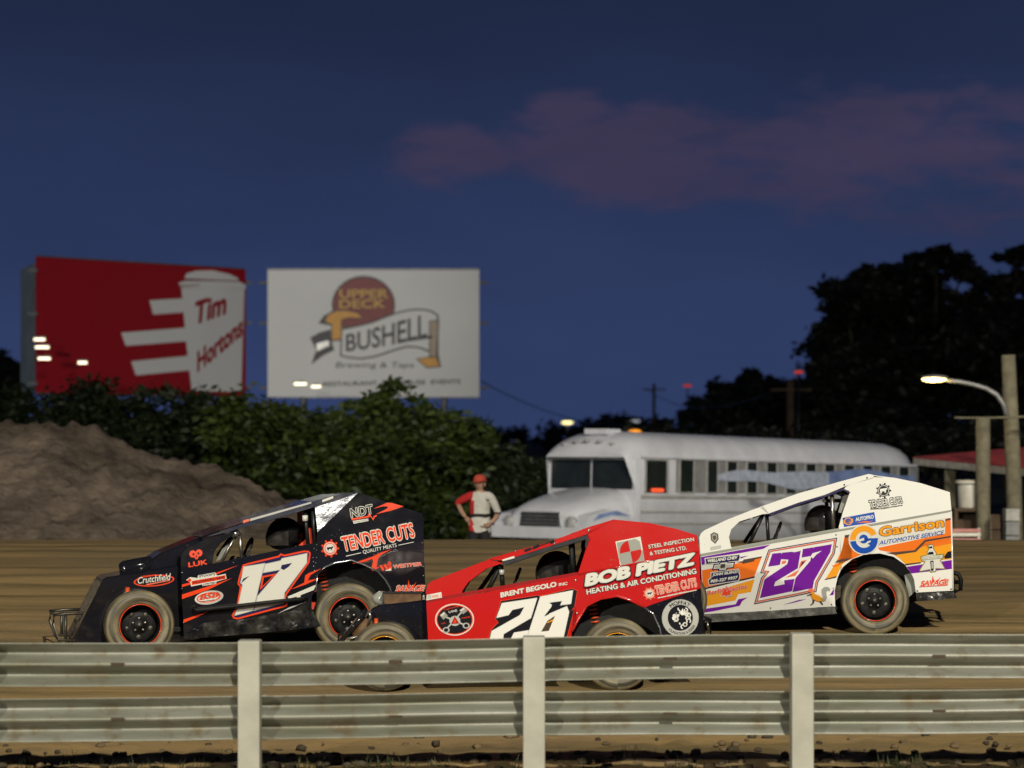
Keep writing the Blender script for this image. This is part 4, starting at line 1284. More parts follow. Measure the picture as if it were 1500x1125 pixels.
# ------------------------------------------------------------------ dirt modified race cars
class Car:
    def __init__(s, contact_px, yaw, Rr, Rf, front_px, label, W=1.28, roll=0.0):
        # rear near wheel meets the banked clay where this sight line does
        d = ray(*contact_px)
        D = (CAMZ + SLOPE * 16.0) / (SLOPE - d.z)
        o = Vector((0, 0, CAMZ)) + d * D
        n = Vector((0, -SLOPE, 1)).normalized()
        h = Vector((math.cos(yaw), math.sin(yaw), 0)); ex = (h - n * h.dot(n)).normalized()
        ey = Vector((-math.sin(yaw), math.cos(yaw), roll)); ey = (ey - ex * ey.dot(ex)).normalized()   # body rolls away from the inside of the turn
        n = ex.cross(ey); s.dz = (SLOPE - roll) * W
        s.M = Matrix((ex, ey, n)).transposed().to_4x4(); s.M.translation = o
        s.inv = s.M.inverted(); s.W, s.Rr, s.Rf = W, Rr, Rf
        s.eye = s.inv @ Vector((0, 0, CAMZ))
        s.root = empty('race_car'); s.root.matrix_world = s.M
        tag(s.root, label, 'race car', 'dirt track race cars in a pack')
        s.fx = s.P(front_px, contact_px[1] - 40, s.vert(0.0)).x   # front axle
        print('car D=%.2f  wheelbase=%.2f' % (D, -s.fx))
    # planes are (normal, offset, outward)
    def vert(s, y):
        return (Vector((0, 1, 0)), y)
    def lean(s, a, b, k):
        """plane through the crease (two picture points on the near side) leaning inwards by k per metre"""
        A, B = s.P(*a, s.vert(0.0)), s.P(*b, s.vert(0.0))
        m = (B.z - A.z) / (B.x - A.x); z0 = A.z - m * A.x
        return (Vector((k * m, 1, -k)), -k * z0)
    def P(s, px, py, pl):
        d = s.inv.to_3x3() @ ray(px, py)
        n, c = pl
        return s.eye + d * ((c - s.eye.dot(n)) / d.dot(n))
    def pts(s, lst, pl, T=(0, 0, 1.0)):
        return [s.P(T[0] + x / T[2], T[1] + y / T[2], pl) for x, y in lst]
    def mir(s, p):
        return Vector((p.x, s.W - p.y, p.z))
    def panel(s, name, lst, pl, mat, T=(0, 0, 1.0), th=0.012, both=True, parent=None, label=None):
        P = s.pts(lst, pl, T); inn = pl[0].normalized() * th
        mb = MB(); mb.prism(P, inn, M[mat]); o = mb.build(name, parent or s.root)
        if label: o['label'] = label
        if both:
            mb = MB(); lo = Vector((0, 0, -0.07 if name in ('door', 'belt_trim', 'beltline_rail') else 0.0)); mb.prism([s.mir(p) + lo for p in P], (inn.x, -inn.y, inn.z), M[mat]); mb.build(name, parent or s.root)
        return o
    def strip(s, name, lst, pl, mat, T=(0, 0, 1.0), th=0.012, inset=0.0, parent=None):
        """sheet spanning the car between the near edge and its mirror image"""
        P = s.pts(lst, pl, T); mb = MB()
        near = [p + Vector((0, inset, 0)) for p in P]; far = [s.mir(p) - Vector((0, inset, 0)) for p in P]
        for i in range(len(P) - 1):
            dn = Vector((0, 0, -th))
            mb.prism([near[i], near[i+1], far[i+1], far[i]], dn, M[mat])
        return mb.build(name, parent or s.root)
    def decal(s, pl, T=(0, 0, 1.0)):
        return Decal(lambda x, y: s.P(x, y, pl), -pl[0].normalized(), T)
    def tubes(s, name, paths, r, mat='steel', parent=None, seg=8):
        if name in ('front_bumper', 'rear_bumper'):               # welded into one piece
            mb = MB()
            for p in paths: mb.tube(p, r, M[mat], seg)
            return mb.build(name, parent or s.root)
        for p in paths:
            mb = MB(); mb.tube(p, r, M[mat], seg); o = mb.build(name, parent or s.root)
        return o
    def wheel(s, x, y, far, Rt, wd, ring, front):
        # wheel (centre disc) > tyre, rim, rim_edge
        c = (0, 0, 0); sg = 1
        rim = 0.60 * Rt
        hub = MB()
        hub.lathe([(0.0, 0.075), (0.035, 0.075), (0.042, 0.09), (0.070, 0.105), (0.090, 0.125), (rim * 0.66, 0.112), (rim * 0.80, 0.135), (rim * 0.93, 0.14)], c, 'y', M['under'], 28)
        for k in range(5):
            a = 2 * math.pi * k / 5 + 0.3
            hub.ellipsoid((0.056 * math.cos(a), 0.092, 0.056 * math.sin(a)), (0.013, 0.016, 0.013), M['chrome'], 8, 6)
        for k in range(5):                                           # cooling slots between the spokes
            a = 2 * math.pi * k / 5 + 0.93
            hub.ellipsoid((rim * 0.60 * math.cos(a), 0.118, rim * 0.60 * math.sin(a)), (0.024, 0.009, 0.024), M['dull'], 10, 6)
        hub.lathe([(0.0, 0.055), (0.020, 0.057), (0.026, 0.08)], c, 'y', M['dull'], 12)
        w_ = hub.build('wheel', s.root)
        t = MB(); R_ = Rt
        prof = [(rim, 0.030), (rim * 1.03, 0.012), (R_ * 0.70, 0.002), (R_ * 0.78, -0.004), (R_ * 0.80, -0.0065), (R_ * 0.82, -0.004), (R_ * 0.90, 0.002), (R_ * 0.955, 0.012), (R_ * 0.985, 0.026), (R_, 0.042)]
        nb = 4
        for k in range(nb):
            a = 0.042 + (wd - 0.084) * (k + 0.86) / nb; b = 0.042 + (wd - 0.084) * (k + 1.0) / nb
            prof += [(R_, a - 0.001), (R_ - 0.008, a + 0.001), (R_ - 0.008, b - 0.001), (R_, b + 0.001)] if k < nb - 1 else []
        prof += [(R_, wd - 0.042), (R_ * 0.985, wd - 0.026), (R_ * 0.955, wd - 0.012), (R_ * 0.8, wd), (rim, wd - 0.03)]
        t.lathe(prof, c, 'y', M['tyre'], 56, closed=True)
        t.build('tyre', w_)
        g = MB(); g.lathe([(rim * 1.005, 0.012), (rim * 0.99, 0.002), (rim * 0.955, 0.004), (rim * 0.945, 0.022), (rim * 0.935, 0.12), (rim * 0.925, 0.15)], c, 'y', M['under'], 40, caps=False)
        rm = g.build('rim', w_)
        g = MB(); g.lathe([(rim * 1.005, 0.008), (rim * 0.998, -0.001), (rim * 0.970, 0.000), (rim * 0.962, 0.012)], c, 'y', M[ring], 40, caps=False); g.build('rim_edge', w_)
        w_.location = (x, y if not far else s.W - y, Rt + (s.dz if far else 0.0))
        if far: w_.rotation_euler = (0, 0, math.pi)
        elif front: w_.rotation_euler = (0, 0, 0.05)
        return w_
    def running_gear(s, ring, yr=-0.005, yf=-0.06, ring_f=None):
        W = s.W
        for far in (False, True):
            s.wheel(0, yr, far, s.Rr, 0.215, ring, False)
            s.wheel(s.fx, yf, far, s.Rf, 0.19, ring_f or ring, True)
        s.tubes('axle', [[(0, 0.15, s.Rr), (0, W - 0.15, s.Rr + s.dz)]], 0.035, 'under')
        s.tubes('front_axle', [[(s.fx, 0.10, s.Rf), (s.fx, W - 0.10, s.Rf + s.dz)], [(s.fx - .02, 0.14, s.Rf + .08), (s.fx + .5, 0.34, 0.30)], [(s.fx - .02, W - 0.14, s.Rf + .08), (s.fx + .5, W - 0.34, 0.30)]], 0.022, 'steel')
        mb = MB()
        mb.box((s.fx / 2, W / 2, 0.24), (-s.fx - 0.5, W - 0.30, 0.03), M['under'])
        mb.build('floor_pan', s.root)
        fr = []
        for y in (0.22, W - 0.22):
            fr.append([(0.45, y, 0.36), (0.0, y, 0.42), (-0.45, y, 0.20), (s.fx + 0.4, y, 0.20), (s.fx - 0.25, y, 0.26)])
        s.tubes('frame_rail', fr, 0.022, 'under')
        mb = MB(); mb.box((s.fx + 0.42, W / 2, 0.42), (0.40, 0.36, 0.34), M['under']); mb.box((s.fx + 0.42, W / 2, 0.62), (0.34, 0.26, 0.08), M['steel'])
        for k in range(4): mb.tube([(s.fx + 0.30 + 0.08 * k, W / 2 - 0.16, 0.5), (s.fx + 0.32 + 0.08 * k, W / 2 - 0.30, 0.42), (s.fx + 0.55, W / 2 - 0.34, 0.30)], 0.018, M['chrome'], 6)
        mb.build('engine', s.root)
        # coil-over springs inside the rear arch
        for y in (0.27, W - 0.27):
            mb = MB(); mb.tube([(-0.17, y, 0.50), (-0.20, y + 0.02, 0.78)], 0.018, M['chrome'], 8)
            sp = mb.build('shock', s.root)
            cl = MB(); path = []
            for k in range(61):
                a = k / 60 * 2 * math.pi * 6; f = k / 60
                path.append((-0.17 - 0.03 * f + 0.04 * math.cos(a), y + 0.04 * math.sin(a), 0.52 + 0.2 * f))
            cl.tube(path, 0.009, M['spring'], 6); cl.build('coil_spring', sp)
        s.tubes('rear_link', [[(-0.1, 0.26, 0.62), (0.12, 0.26, 0.52)], [(0.05, 0.3, 0.8), (0.05, 0.3, 0.45)], [(-0.45, 0.30, 0.25), (0.0, 0.26, 0.26)]], 0.014, 'steel')
    def seat(s, x, y, z, mat):
        mb = MB()
        mb.prism([(x + 0.16, y - 0.20, z), (x + 0.30, y - 0.20, z + 0.62), (x + 0.36, y - 0.20, z + 0.62), (x + 0.24, y - 0.20, z - 0.02)], (0, 0.40, 0), M[mat]); st = mb.build('seat', s.root)
        mb = MB(); mb.box((x - 0.02, y, z - 0.02), (0.42, 0.40, 0.06), M[mat]); mb.build('cushion', st)
        for sy in (-1, 1):
            mb = MB(); mb.prism([(x + 0.02, y + sy * 0.22, z + 0.24), (x + 0.10, y + sy * 0.22, z + 0.46), (x + 0.30, y + sy * 0.22, z + 0.60), (x + 0.26, y + sy * 0.22, z + 0.12), (x + 0.05, y + sy * 0.22, z + 0.10)], (0, 0.025, 0), M[mat]); mb.build('side_bolster', st)
        return st
    def steering(s, x, y, z):
        mb = MB(); pts = []
        for k in range(25):
            a = 2 * math.pi * k / 24; q = Vector((0, 0.16 * math.cos(a), 0.16 * math.sin(a)))
            pts.append((x + q.z * 0.35, y + q.y, z + q.z * 0.93))
        mb.tube(pts, 0.014, M['glove'], 8, cap=False); mb.tube([(x, y, z), (x - 0.45, y, z - 0.18)], 0.014, M['steel'], 6)
        mb.tube([(x, y - .15, z), (x, y + .15, z)], 0.01, M['steel'], 6); mb.build('steering_wheel', s.root)
    def gear_logo(s, d, cx, cy, r, ring, inner, cow, lay=0, teeth=9):
        d.ell(cx, cy, r, r, ring, lay)
        for k in range(teeth):
            a = 2 * math.pi * k / teeth
            d.ell(cx + r * 1.12 * math.cos(a), cy + r * 1.12 * math.sin(a), r * 0.15, r * 0.15, ring, lay, n=8)
        d.ell(cx, cy, r * 0.86, r * 0.86, inner, lay + 1); d.ell(cx, cy, r * 0.76, r * 0.76, ring, lay + 2); d.ell(cx, cy, r * 0.64, r * 0.64, inner, lay + 3)
        q = r * 0.42
        d.poly([(cx + a * q, cy + b * q) for a, b in ((-1, -.35), (.6, -.5), (.75, -.75), (1.1, -.55), (.95, -.2), (.7, -.1), (.65, .6), (.45, .6), (.4, .15), (-.45, .25), (-.5, .75), (-.75, .75), (-.8, .2), (-1.1, .3))], cow, lay + 4)
    def hardware(s, name, lst, pl, T, r, mat='chrome'):
        """rivets and bolt heads standing on a panel"""
        mb = MB(); n = -pl[0].normalized()
        for x, y in lst:
            p = s.P(T[0] + x / T[2], T[1] + y / T[2], pl)
            mb.ellipsoid(p + n * 0.003, (r, r * 0.5, r), M[mat], 8, 5)
        return tag(mb.build(name, s.root), kind='stuff')

TA, TB, TL_, TM = (260, 780, 6.818), (440, 710, 7.5), (60, 700, 4.5), (340, 700, 4.5)
TC, TD, TF, TG = (620, 850, 6.25), (840, 770, 6.62), (500, 750, 4.09), (780, 750, 4.09)
TE, TN, TU, TR_, TW, TV = (1020, 770, 7.5), (1090, 780, 8.656), (1220, 690, 7.5), (1280, 780, 7.5), (1210, 680, 4.327), (1010, 680, 4.5)

def savage(d, bl, br, h, mat, under, lay):
    """jagged brush lettering"""
    bl, br = Vector(bl), Vector(br); u = br - bl; v = Vector((u.y, -u.x)).normalized() * h
    d.text('SAVAGE', bl, br, bl + v * 0.95 + u * 0.06, mat, lay, 0.03, [(0.045, under)], 0.9)
    q = lambda a, b: tuple(bl + u * a + v * b)
    d.poly([q(0.42, 0.55), q(0.47, 1.75), q(0.52, 0.6)], mat, lay + 3)
    d.poly([q(0.58, 0.6), q(0.74, 1.45), q(0.66, 0.6)], mat, lay + 3)
    d.poly([q(0.75, 0.7), q(0.98, 1.25), q(0.84, 0.7)], mat, lay + 3)
    d.poly([q(-0.06, -0.12), q(0.95, -0.16), q(1.02, -0.05), q(0.0, 0.0)], mat, lay + 3)

# ================================================================== black car 17
c = Car((513, 955), R(13), 0.302, 0.300, 205, 'black race car numbered 17 with orange trim leading the pack', roll=-0.025)
side, up, inn = c.vert(0.0), c.lean((312, 825.5), (458, 795.4), 0.15), c.vert(0.20)
c.running_gear('redor')
dr = c.panel('door', [(265, 831), (312, 825.5), (355, 816.7), (458, 795.6), (463, 795), (464, 843), (463.5, 862), (456.5, 874), (456.5, 891), (469.5, 916.5), (436, 921), (363, 928), (269.5, 935.5)], side, 'black')
sk = c.panel('skirt', [(300, 912), (362, 906), (425, 896), (452, 880), (457, 892), (470, 917), (436, 922), (363, 929), (270, 936), (269, 926)], c.vert(-0.008), 'black2', th=0.006)
q = c.panel('quarter_panel', [(463, 795), (540, 779), (621, 762.5), (620, 785), (622.7, 848.7), (624, 882), (577, 882), (570.6, 859), (564, 848.7), (553, 836.7), (533.3, 827.3), (514.7, 820.7), (490.7, 824.7), (474.7, 831), (464, 843)], side, 'black')
sail = c.panel('sail_panel', [(465, 780), (525, 721.5), (572, 737), (618.7, 752), (620.5, 762.5), (540, 779), (463.5, 795)], up, 'black')
c.panel('bent_sail_sheen', [(461.5, 743), (500, 731), (524.5, 721.8), (465, 779.5)], up, 'brushed')  # bent part of the black sail, its sheen given as bare silver metal
lk = c.panel('cowl_panel', [(265, 831), (264.6, 828), (265.5, 813.7), (269, 808), (274.7, 802), (301, 790), (333, 781.5), (345, 777.5), (342, 783), (323, 796), (314, 808), (311, 825.4)], up, 'black')
# arch lip
P = c.pts([(463, 866), (464, 843), (474.7, 831), (490.7, 824.7), (514.7, 820.7), (533.3, 827.3), (553, 836.7), (564, 848.7), (571, 860), (577, 882)], c.vert(-0.006))
c.tubes('arch_lip', [P], 0.008, 'brushed')
# inner arch and front body
c.panel('inner_panel', [(464, 800), (620, 770), (622, 880), (560, 905), (464, 905)], c.vert(0.24), 'under', both=True)
fp = c.panel('engine_panel', [(150, 849), (155.6, 845.6), (265.6, 826), (292, 821), (292, 936), (258, 940), (190, 955), (106, 953), (107.8, 940)], inn, 'black')
c.strip('nose_panel', [(150, 849), (129, 895), (108, 940)], inn, 'muddy', th=0.012)
for k in range(7):
    f = k / 6
    A, B_ = c.P(150, 849, inn), c.P(108, 940, inn)
    y = 0.24 + (c.W - 0.48) * f
    c.tubes('grille_bar', [[(A.x - 0.012, y, A.z - .02), (B_.x - 0.012, y, B_.z + .02)]], 0.010, 'muddy')
c.strip('bonnet', [(150, 849), (156, 845.4), (210, 836.5), (266, 826)], inn, 'black')
c.strip('cowl', [(265, 814), (274.7, 802), (301, 790), (333, 781.8)], up, 'black', inset=0.02)
c.panel('scoop_side', [(221, 834), (222.5, 818), (236, 809.5), (296, 785.5), (300, 822)], c.vert(0.30), 'black')
c.strip('hood_scoop', [(221, 834), (222.5, 818), (236, 809), (296, 785)], c.vert(0.29), 'black')
# roof with a folded side flange
ro = c.strip('roof', [(296, 785), (345, 769), (400, 751), (462, 733.5), (500, 723.5), (526, 721)], up, 'black', th=0.008)
fl = c.panel('roof_flange', [(300, 787), (345, 771), (400, 752), (462, 734), (500, 723.6), (525, 721.4), (500, 731), (461, 742.5), (400, 761), (340, 777.5), (318, 783)], up, 'dknavy', th=0.02, parent=ro)
d = c.decal(up, (0, 0, 1))
d.poly([(472, 735.8), (488, 730.0), (488, 726.6), (472, 732.4)], 'cream', 1)
d.poly([(366, 763.5), (456, 737.5), (456, 735), (366, 760)], 'silver', 1)  # reflection highlight along the flange, drawn as a silver strip
d.poly([(356, 766.5), (365, 763.5), (365, 760), (356, 762.5)], 'salmon', 1)
d.build('roof_marks', fl)
c.strip('rear_deck', [(526, 722), (572, 737.5), (618.7, 752.5)], up, 'black', th=0.008, inset=0.01)
c.strip('tail_panel', [(619.2, 754), (621.5, 800), (623.8, 880)], side, 'black', inset=0.02)
# roll cage
cg_ = c.vert(0.13)
c.tubes('windshield_post', [[c.P(346, 783, cg_), c.P(325, 822, cg_)], [c.P(351, 781, cg_), c.P(354.5, 820, cg_)]], 0.016, 'chrome')
c.tubes('roll_bar', [[c.P(446.5, 745, cg_), c.P(451.5, 800, cg_)], [c.P(458, 745, cg_), c.P(462, 800, cg_)]], 0.018, 'steel')
far = c.vert(c.W - 0.15)
c.tubes('roll_bar', [[c.P(455, 735, far), c.P(462, 800, far)], [c.P(405, 752, far), c.P(406, 800, far)], [c.P(350, 770, far), c.P(318, 815, far)]], 0.018, 'steel')
mb = MB(); p_ = c.P(447, 759, c.vert(0.10)); mb.tube([p_ + Vector((0, 0, -.025)), p_ + Vector((0, 0, .025))], 0.026, M['cream'], 10); mb.build('bar_padding', c.root)
p_ = c.P(344.5, 782, c.vert(0.10)); mb = MB(); mb.ellipsoid(p_, (0.05, 0.05, 0.035), M['brushed'], 12, 8); mb.build('mirror', c.root)
mb = MB(); mb.prism(c.pts([(316, 822), (326, 803), (344, 785), (328, 818)], c.vert(0.16)), (0, 0.004, 0), M['grey']); mb.build('wind_deflector', c.root)
# air cleaner on the bonnet
a0, a1 = c.P(176, 836, c.vert(0.42)), c.P(231, 826, c.vert(0.42))
hs = 0.095
mb = MB()
path = [Vector((a0.x + (a1.x - a0.x) * f, 0.42 + 0.14, a0.z + (a1.z - a0.z) * f + 0.0)) for f in (0, 0.04, 0.14, 0.5, 0.86, 0.96, 1.0)]
mb.tube(path, [0.04, 0.062, 0.078, 0.080, 0.078, 0.058, 0.03], M['black'], 14); ac = mb.build('air_cleaner', c.root)
mb = MB(); mb.tube([path[1] + Vector((0, 0, -0.07)), path[5] + Vector((0, 0, -0.07))], 0.045, M['chrome'], 10); mb.build('filter_base', ac)
# nerf bar, bumpers, struts
n0 = c.vert(-0.07)
c.tubes('nerf_bar', [[c.P(287, 889, c.vert(0.02)), c.P(284.5, 890.5, n0), c.P(288, 894, n0), c.P(340, 888.5, n0), c.P(400, 881.5, n0), c.P(440, 877.5, n0), c.P(449, 877, c.vert(0.0))]], 0.017, 'under')
nb = [c.P(x, y, c.vert(0.26)) for x, y in ((130, 898), (96, 899), (79, 901), (78, 915), (86, 937), (118, 938))]
nb2 = [c.mir(p) for p in nb]
c.tubes('front_bumper', [nb, nb2, [nb[2], nb2[2]], [nb[4], nb2[4]], [nb[1], nb[4] + Vector((.06, 0, 0))], [nb2[1], nb2[4] + Vector((.06, 0, 0))]], 0.014, 'dull')
mb = MB(); p_ = c.P(187, 868, c.vert(0.12)); mb.tube([p_ + Vector((0, 0, .045)), p_ + Vector((0, 0, -.065))], [0.02, 0.026], M['spring'], 10); so = mb.build('front_shock', c.root)
mb = MB(); mb.tube([p_ + Vector((0, 0, .005)), p_ + Vector((0, 0, -.03))], 0.0275, M['cream'], 10); mb.build('shock_label', so)
rb = [c.P(x, y, c.vert(0.3)) for x, y in ((610, 872), (636, 874), (637, 905), (612, 906))]
c.tubes('rear_bumper', [rb, [c.mir(p) for p in rb], [rb[1], c.mir(rb[1])], [rb[2], c.mir(rb[2])]], 0.015, 'steel')
c.seat(c.P(452, 790, c.vert(0.5)).x - 0.10, 0.50, 0.42, 'seatred')
mb = MB(); mb.prism(c.pts([(437.5, 799), (448, 790), (453, 773), (460, 774), (462, 799)], c.vert(0.24)), (0, 0.03, 0), M['seatred']); mb.build('head_rest', c.root)
c.steering(c.P(352, 812, c.vert(0.5)).x + .05, 0.50, c.P(352, 814, c.vert(0.5)).z)
driver(c, (417, 783), 0.46, 'driver in a black helmet leaning back in the black car 17', 0.150)
c.hardware('rivet', [(790, 460), (1097, 365)], side, TA, 0.006, 'under')
c.hardware('rivet', [(1355, 250), (1358, 290), (1362, 335), (1370, 380), (1385, 430), (1365, 160), (45, 400), (45, 560), (60, 900), (65, 1000), (560, 300)], side, TA, 0.005)
c.hardware('rivet', [(180, 660), (178, 720), (176, 800), (170, 860), (1340, 640), (1345, 730), (1350, 900), (1352, 1000)], side, TB, 0.005)

# number and lettering on the door
d = c.decal(side, TA)
ring = [(650, 322), (700, 306), (1005, 232), (1030, 208), (1068, 222), (1262, 180), (1310, 182), (1332, 205), (1318, 300), (1285, 348), (1095, 615), (1080, 650), (1102, 690), (1092, 738), (600, 868), (556, 858), (540, 828), (562, 788), (592, 720), (622, 545), (600, 515), (606, 468)]
d.poly(ring, 'redor', 1); d.poly(offset_poly(ring, -17), 'navy', 2)
one = [(662, 345), (868, 312), (838, 420), (770, 700), (752, 775), (575, 825), (605, 745), (652, 525), (632, 500), (645, 440)]
sev = [(858, 398), (880, 318), (1030, 285), (1045, 262), (1290, 212), (1288, 300), (1175, 450), (1065, 600), (1058, 702), (772, 772), (800, 640), (1030, 370)]
for g in (one, sev):
    d.poly(offset_poly(g, 7), 'silver', 3); d.poly(g, 'cream', 4)
d.poly([(636, 505), (655, 462), (718, 432), (688, 460), (668, 478)], 'navy', 5)
d.poly([(1030, 360), (1040, 325), (1145, 303), (1105, 345), (1060, 375)], 'navy', 5)
d.poly([(845, 435), (990, 408), (822, 575)], 'redor', 3); d.poly([(862, 450), (950, 432), (845, 540)], 'black', 4)
d.build('number', dr)
d = c.decal(side, TA)
d.poly([(45, 620), (360, 520), (545, 455), (300, 575), (45, 665)], 'redor', 0)
d.poly([(45, 520), (120, 500), (380, 405), (610, 325), (470, 385), (200, 500), (45, 545)], 'redor', 0)
d.poly([(60, 870), (320, 785), (230, 830), (62, 902)], 'redor', 0)
d.poly([(1130, 570), (1265, 500), (1275, 430), (1310, 405), (1435, 360), (1330, 425), (1300, 480), (1420, 455), (1280, 520)], 'redor', 0)
d.poly([(1100, 640), (1385, 520), (1360, 575), (1230, 625), (1225, 655), (1190, 660), (1190, 640), (1110, 660)], 'cream', 0)
d.poly([(990, 815), (1120, 745), (1290, 690), (1150, 750)], 'silver', 0)
d.build('stripe', dr)
d = c.decal(side, TA)
d.poly([(85, 475), (125, 445), (200, 455), (205, 428), (375, 398), (395, 430), (480, 412), (490, 462), (390, 490), (385, 512), (250, 535), (245, 518), (135, 540), (130, 500)], 'cream', 2)
d.poly([(95, 478), (122, 455), (140, 478), (118, 500)], 'redor', 3)
d.poly([(138, 485), (478, 425), (480, 462), (145, 525)], 'redor', 3)
d.text('WILLOWMOPLE FARMS', (150, 515), (470, 458), (148, 490), 'blackdec', 4, 0.03)
d.text('STOOP\'S', (215, 450), (375, 425), (215, 428), 'blackdec', 4, 0.02)
d.text('LIMITED', (255, 528), (380, 508), (254, 512), 'blackdec', 4, 0.02)
d.build('farm_sticker', dr)
d = c.decal(side, TA)
d.ell(315, 650, 145, 68, 'silver', 1, -10); d.ell(300, 650, 130, 56, 'cream', 2, -10); d.ell(310, 648, 122, 50, 'redor', 3, -10); d.ell(308, 650, 105, 38, 'cream', 4, -10)
d.text('BSB', (220, 675), (400, 645), (240, 622), 'redor', 5, 0.02, [(0.03, 'blackdec')])
d.poly([(225, 690), (370, 668), (368, 674), (226, 696)], 'blackdec', 5)
d.build('oval_sticker', dr)
d = c.decal(up, TA)
d.ell(152, 215, 34, 36, 'redor', 1); d.ell(215, 205, 34, 36, 'redor', 1)
d.ell(158, 218, 10, 13, 'blackdec', 2); d.ell(208, 208, 10, 13, 'blackdec', 2)
d.poly([(165, 245), (190, 232), (212, 240), (200, 268), (180, 268)], 'redor', 1); d.ell(188, 244, 8, 6, 'blackdec', 2)
d.text('LUK', (110, 350), (300, 318), (105, 300), 'redor', 1, 0.035)
d.build('panda_sticker', lk)
d = c.decal(up, TB)
d.text('NDT', (560, 365), (800, 315), (545, 268), 'blackdec', 2, 0.01, [(0.05, 'cream')], 1.05)
d.poly([(560, 372), (735, 345), (755, 312), (795, 370), (805, 345), (840, 330), (835, 352), (815, 360), (800, 395), (770, 352), (740, 362), (562, 392)], 'redor', 2)
d.poly([(575, 398), (745, 372), (748, 398), (585, 430)], 'cream', 1)
d.text('Diagnostics', (590, 425), (745, 395), (588, 403), 'grey', 3, 0.01)
d.build('test_sticker', sail)
d = c.decal(up, TB)
d.poly([(800, 265), (950, 198), (1000, 200), (1135, 238), (1000, 285), (930, 300), (830, 325), (960, 258), (955, 240), (905, 238)], 'redor', 0)
d.build('stripe', sail)
pl2 = c.lean((458, 795.4), (620, 762), 0.0)
d = c.decal(c.vert(-0.002), TB)
c.gear_logo(d, 325, 700, 80, 'redor', 'cream', 'blackdec', 1)
d.build('gear_sticker', q)
d = c.decal(c.lean((461, 795), (620.5, 762.5), 0.10), TB)
def tcut(u, t):
    b = Vector((475, 735)).lerp(Vector((1262, 578)), u); top = Vector((440, 578)).lerp(Vector((1225, 418)), u)
    return tuple(b.lerp(top, t))
d.text('TENDER CUTS', None or (0, 0), (1, 0), (0, 1), 'redor', 6, 0.022, [(0.05, 'cream')], 1.0, fn=tcut)
d.build('sponsor_lettering', q)
d = c.decal(side, TB)
d.text('QUALITY MEATS', (690, 768), (1060, 690), (682, 720), 'cream', 2, 0.012)
d.line((500, 785), (665, 748), 8, 'cream', 2); d.line((1075, 665), (1245, 630), 7, 'cream', 2)
d.poly([(565, 868), (790, 790), (870, 750), (1010, 705), (880, 775), (850, 820), (835, 905), (870, 905), (800, 950), (775, 930), (800, 840), (790, 815), (700, 850)], 'redor', 0)
d.poly([(930, 945), (985, 900), (1000, 905), (998, 945)], 'cream', 1)
for k in range(3):
    d.poly([(865 + k * 42, 890 - k * 10), (895 + k * 42, 880 - k * 10), (925 + k * 42, 935 - k * 12), (905 + k * 42, 950 - k * 12)], 'redor', 2)
d.poly([(960, 850), (985, 842), (1000, 870), (975, 930), (955, 930), (978, 875)], 'redor', 2)
d.text('WESTPIER', (1020, 922), (1335, 890), (1015, 880), 'redor', 2, 0.02, [(0.035, 'cream')])
d.build('pier_lettering', q)
d = c.decal(side, (340, 700, 4.5))
savage(d, (1075, 752), (1262, 752), 46, 'redor', 'cream', 1)
d.text('29', (1248, 800), (1268, 798), (1248, 772), 'cream', 1, 0.02)
d.build('brush_sticker', q)
d = c.decal(inn, TL_)
d.ell(745, 677, 135, 38, 'redor', 1, -5); d.ell(745, 677, 124, 30, 'blackdec', 2, -5)
d.text('Crutchfield', (635, 700), (850, 672), (640, 655), 'cream', 3, 0.012)
d.text('HERITAGE', (660, 655), (760, 645), (660, 645), 'redor', 3, 0.01)
d.poly([(690, 700), (850, 672), (850, 678), (700, 708)], 'salmon', 3)
d.build('oval_sticker', fp)
d = c.decal(c.vert(0.0), (0, 0, 1))

# ================================================================== white car 27
c = Car((1282, 930), R(-4), 0.314, 0.305, 988, 'white race car numbered 27 with purple and orange stripes behind the others', roll=-0.05)
side, up, inn = c.vert(0.0), c.lean((1027, 811.5), (1394, 748), 0.14), c.vert(0.20)
c.running_gear('redor')
dr = c.panel('door', [(1026, 812.5), (1110, 797.8), (1230, 776.3), (1233, 832), (1227, 846), (1222.7, 865), (1223.5, 889), (1128, 896), (1031, 901)], side, 'white')
q = c.panel('quarter_panel', [(1230, 776.3), (1310, 762.5), (1394, 748), (1396, 832), (1396.5, 865), (1341.7, 868), (1339, 849), (1336, 842), (1325.6, 827), (1309, 815.5), (1288.6, 810.6), (1268, 811.7), (1249, 818.7), (1235.4, 830), (1231, 836)], side, 'white')
sk = c.panel('skirt', [(1031, 899.5), (1128, 894.5), (1222, 888), (1226, 899), (1128, 906.5), (1031, 912)], c.vert(-0.006), 'alloy', th=0.01)
c.panel('rear_skirt', [(1341.7, 867), (1396.5, 864.5), (1402, 876), (1342.5, 881)], c.vert(0.01), 'black2', th=0.01)
cw = c.panel('cowl_panel', [(1026, 812.3), (1024.4, 787), (1027, 781), (1032, 776.7), (1065.6, 761), (1105.6, 745.4), (1118, 741.5), (1126, 752.5), (1116.7, 753.2), (1083, 764), (1071, 775.6), (1067.8, 786.7), (1071, 801.5), (1074, 804)], up, 'white')
sail = c.panel('sail_panel', [(1230, 776), (1228.5, 772), (1235, 749), (1244.7, 721.6), (1243, 718.5), (1235.4, 717), (1240, 712), (1279, 699), (1309, 699.6), (1348.7, 707.7), (1391.4, 721), (1393.7, 747.8), (1310, 762.2)], up, 'white')
c.panel('beltline_rail', [(1071, 801.5), (1229, 773.5), (1230, 776.5), (1074, 804.5)], up, 'grey', th=0.02)
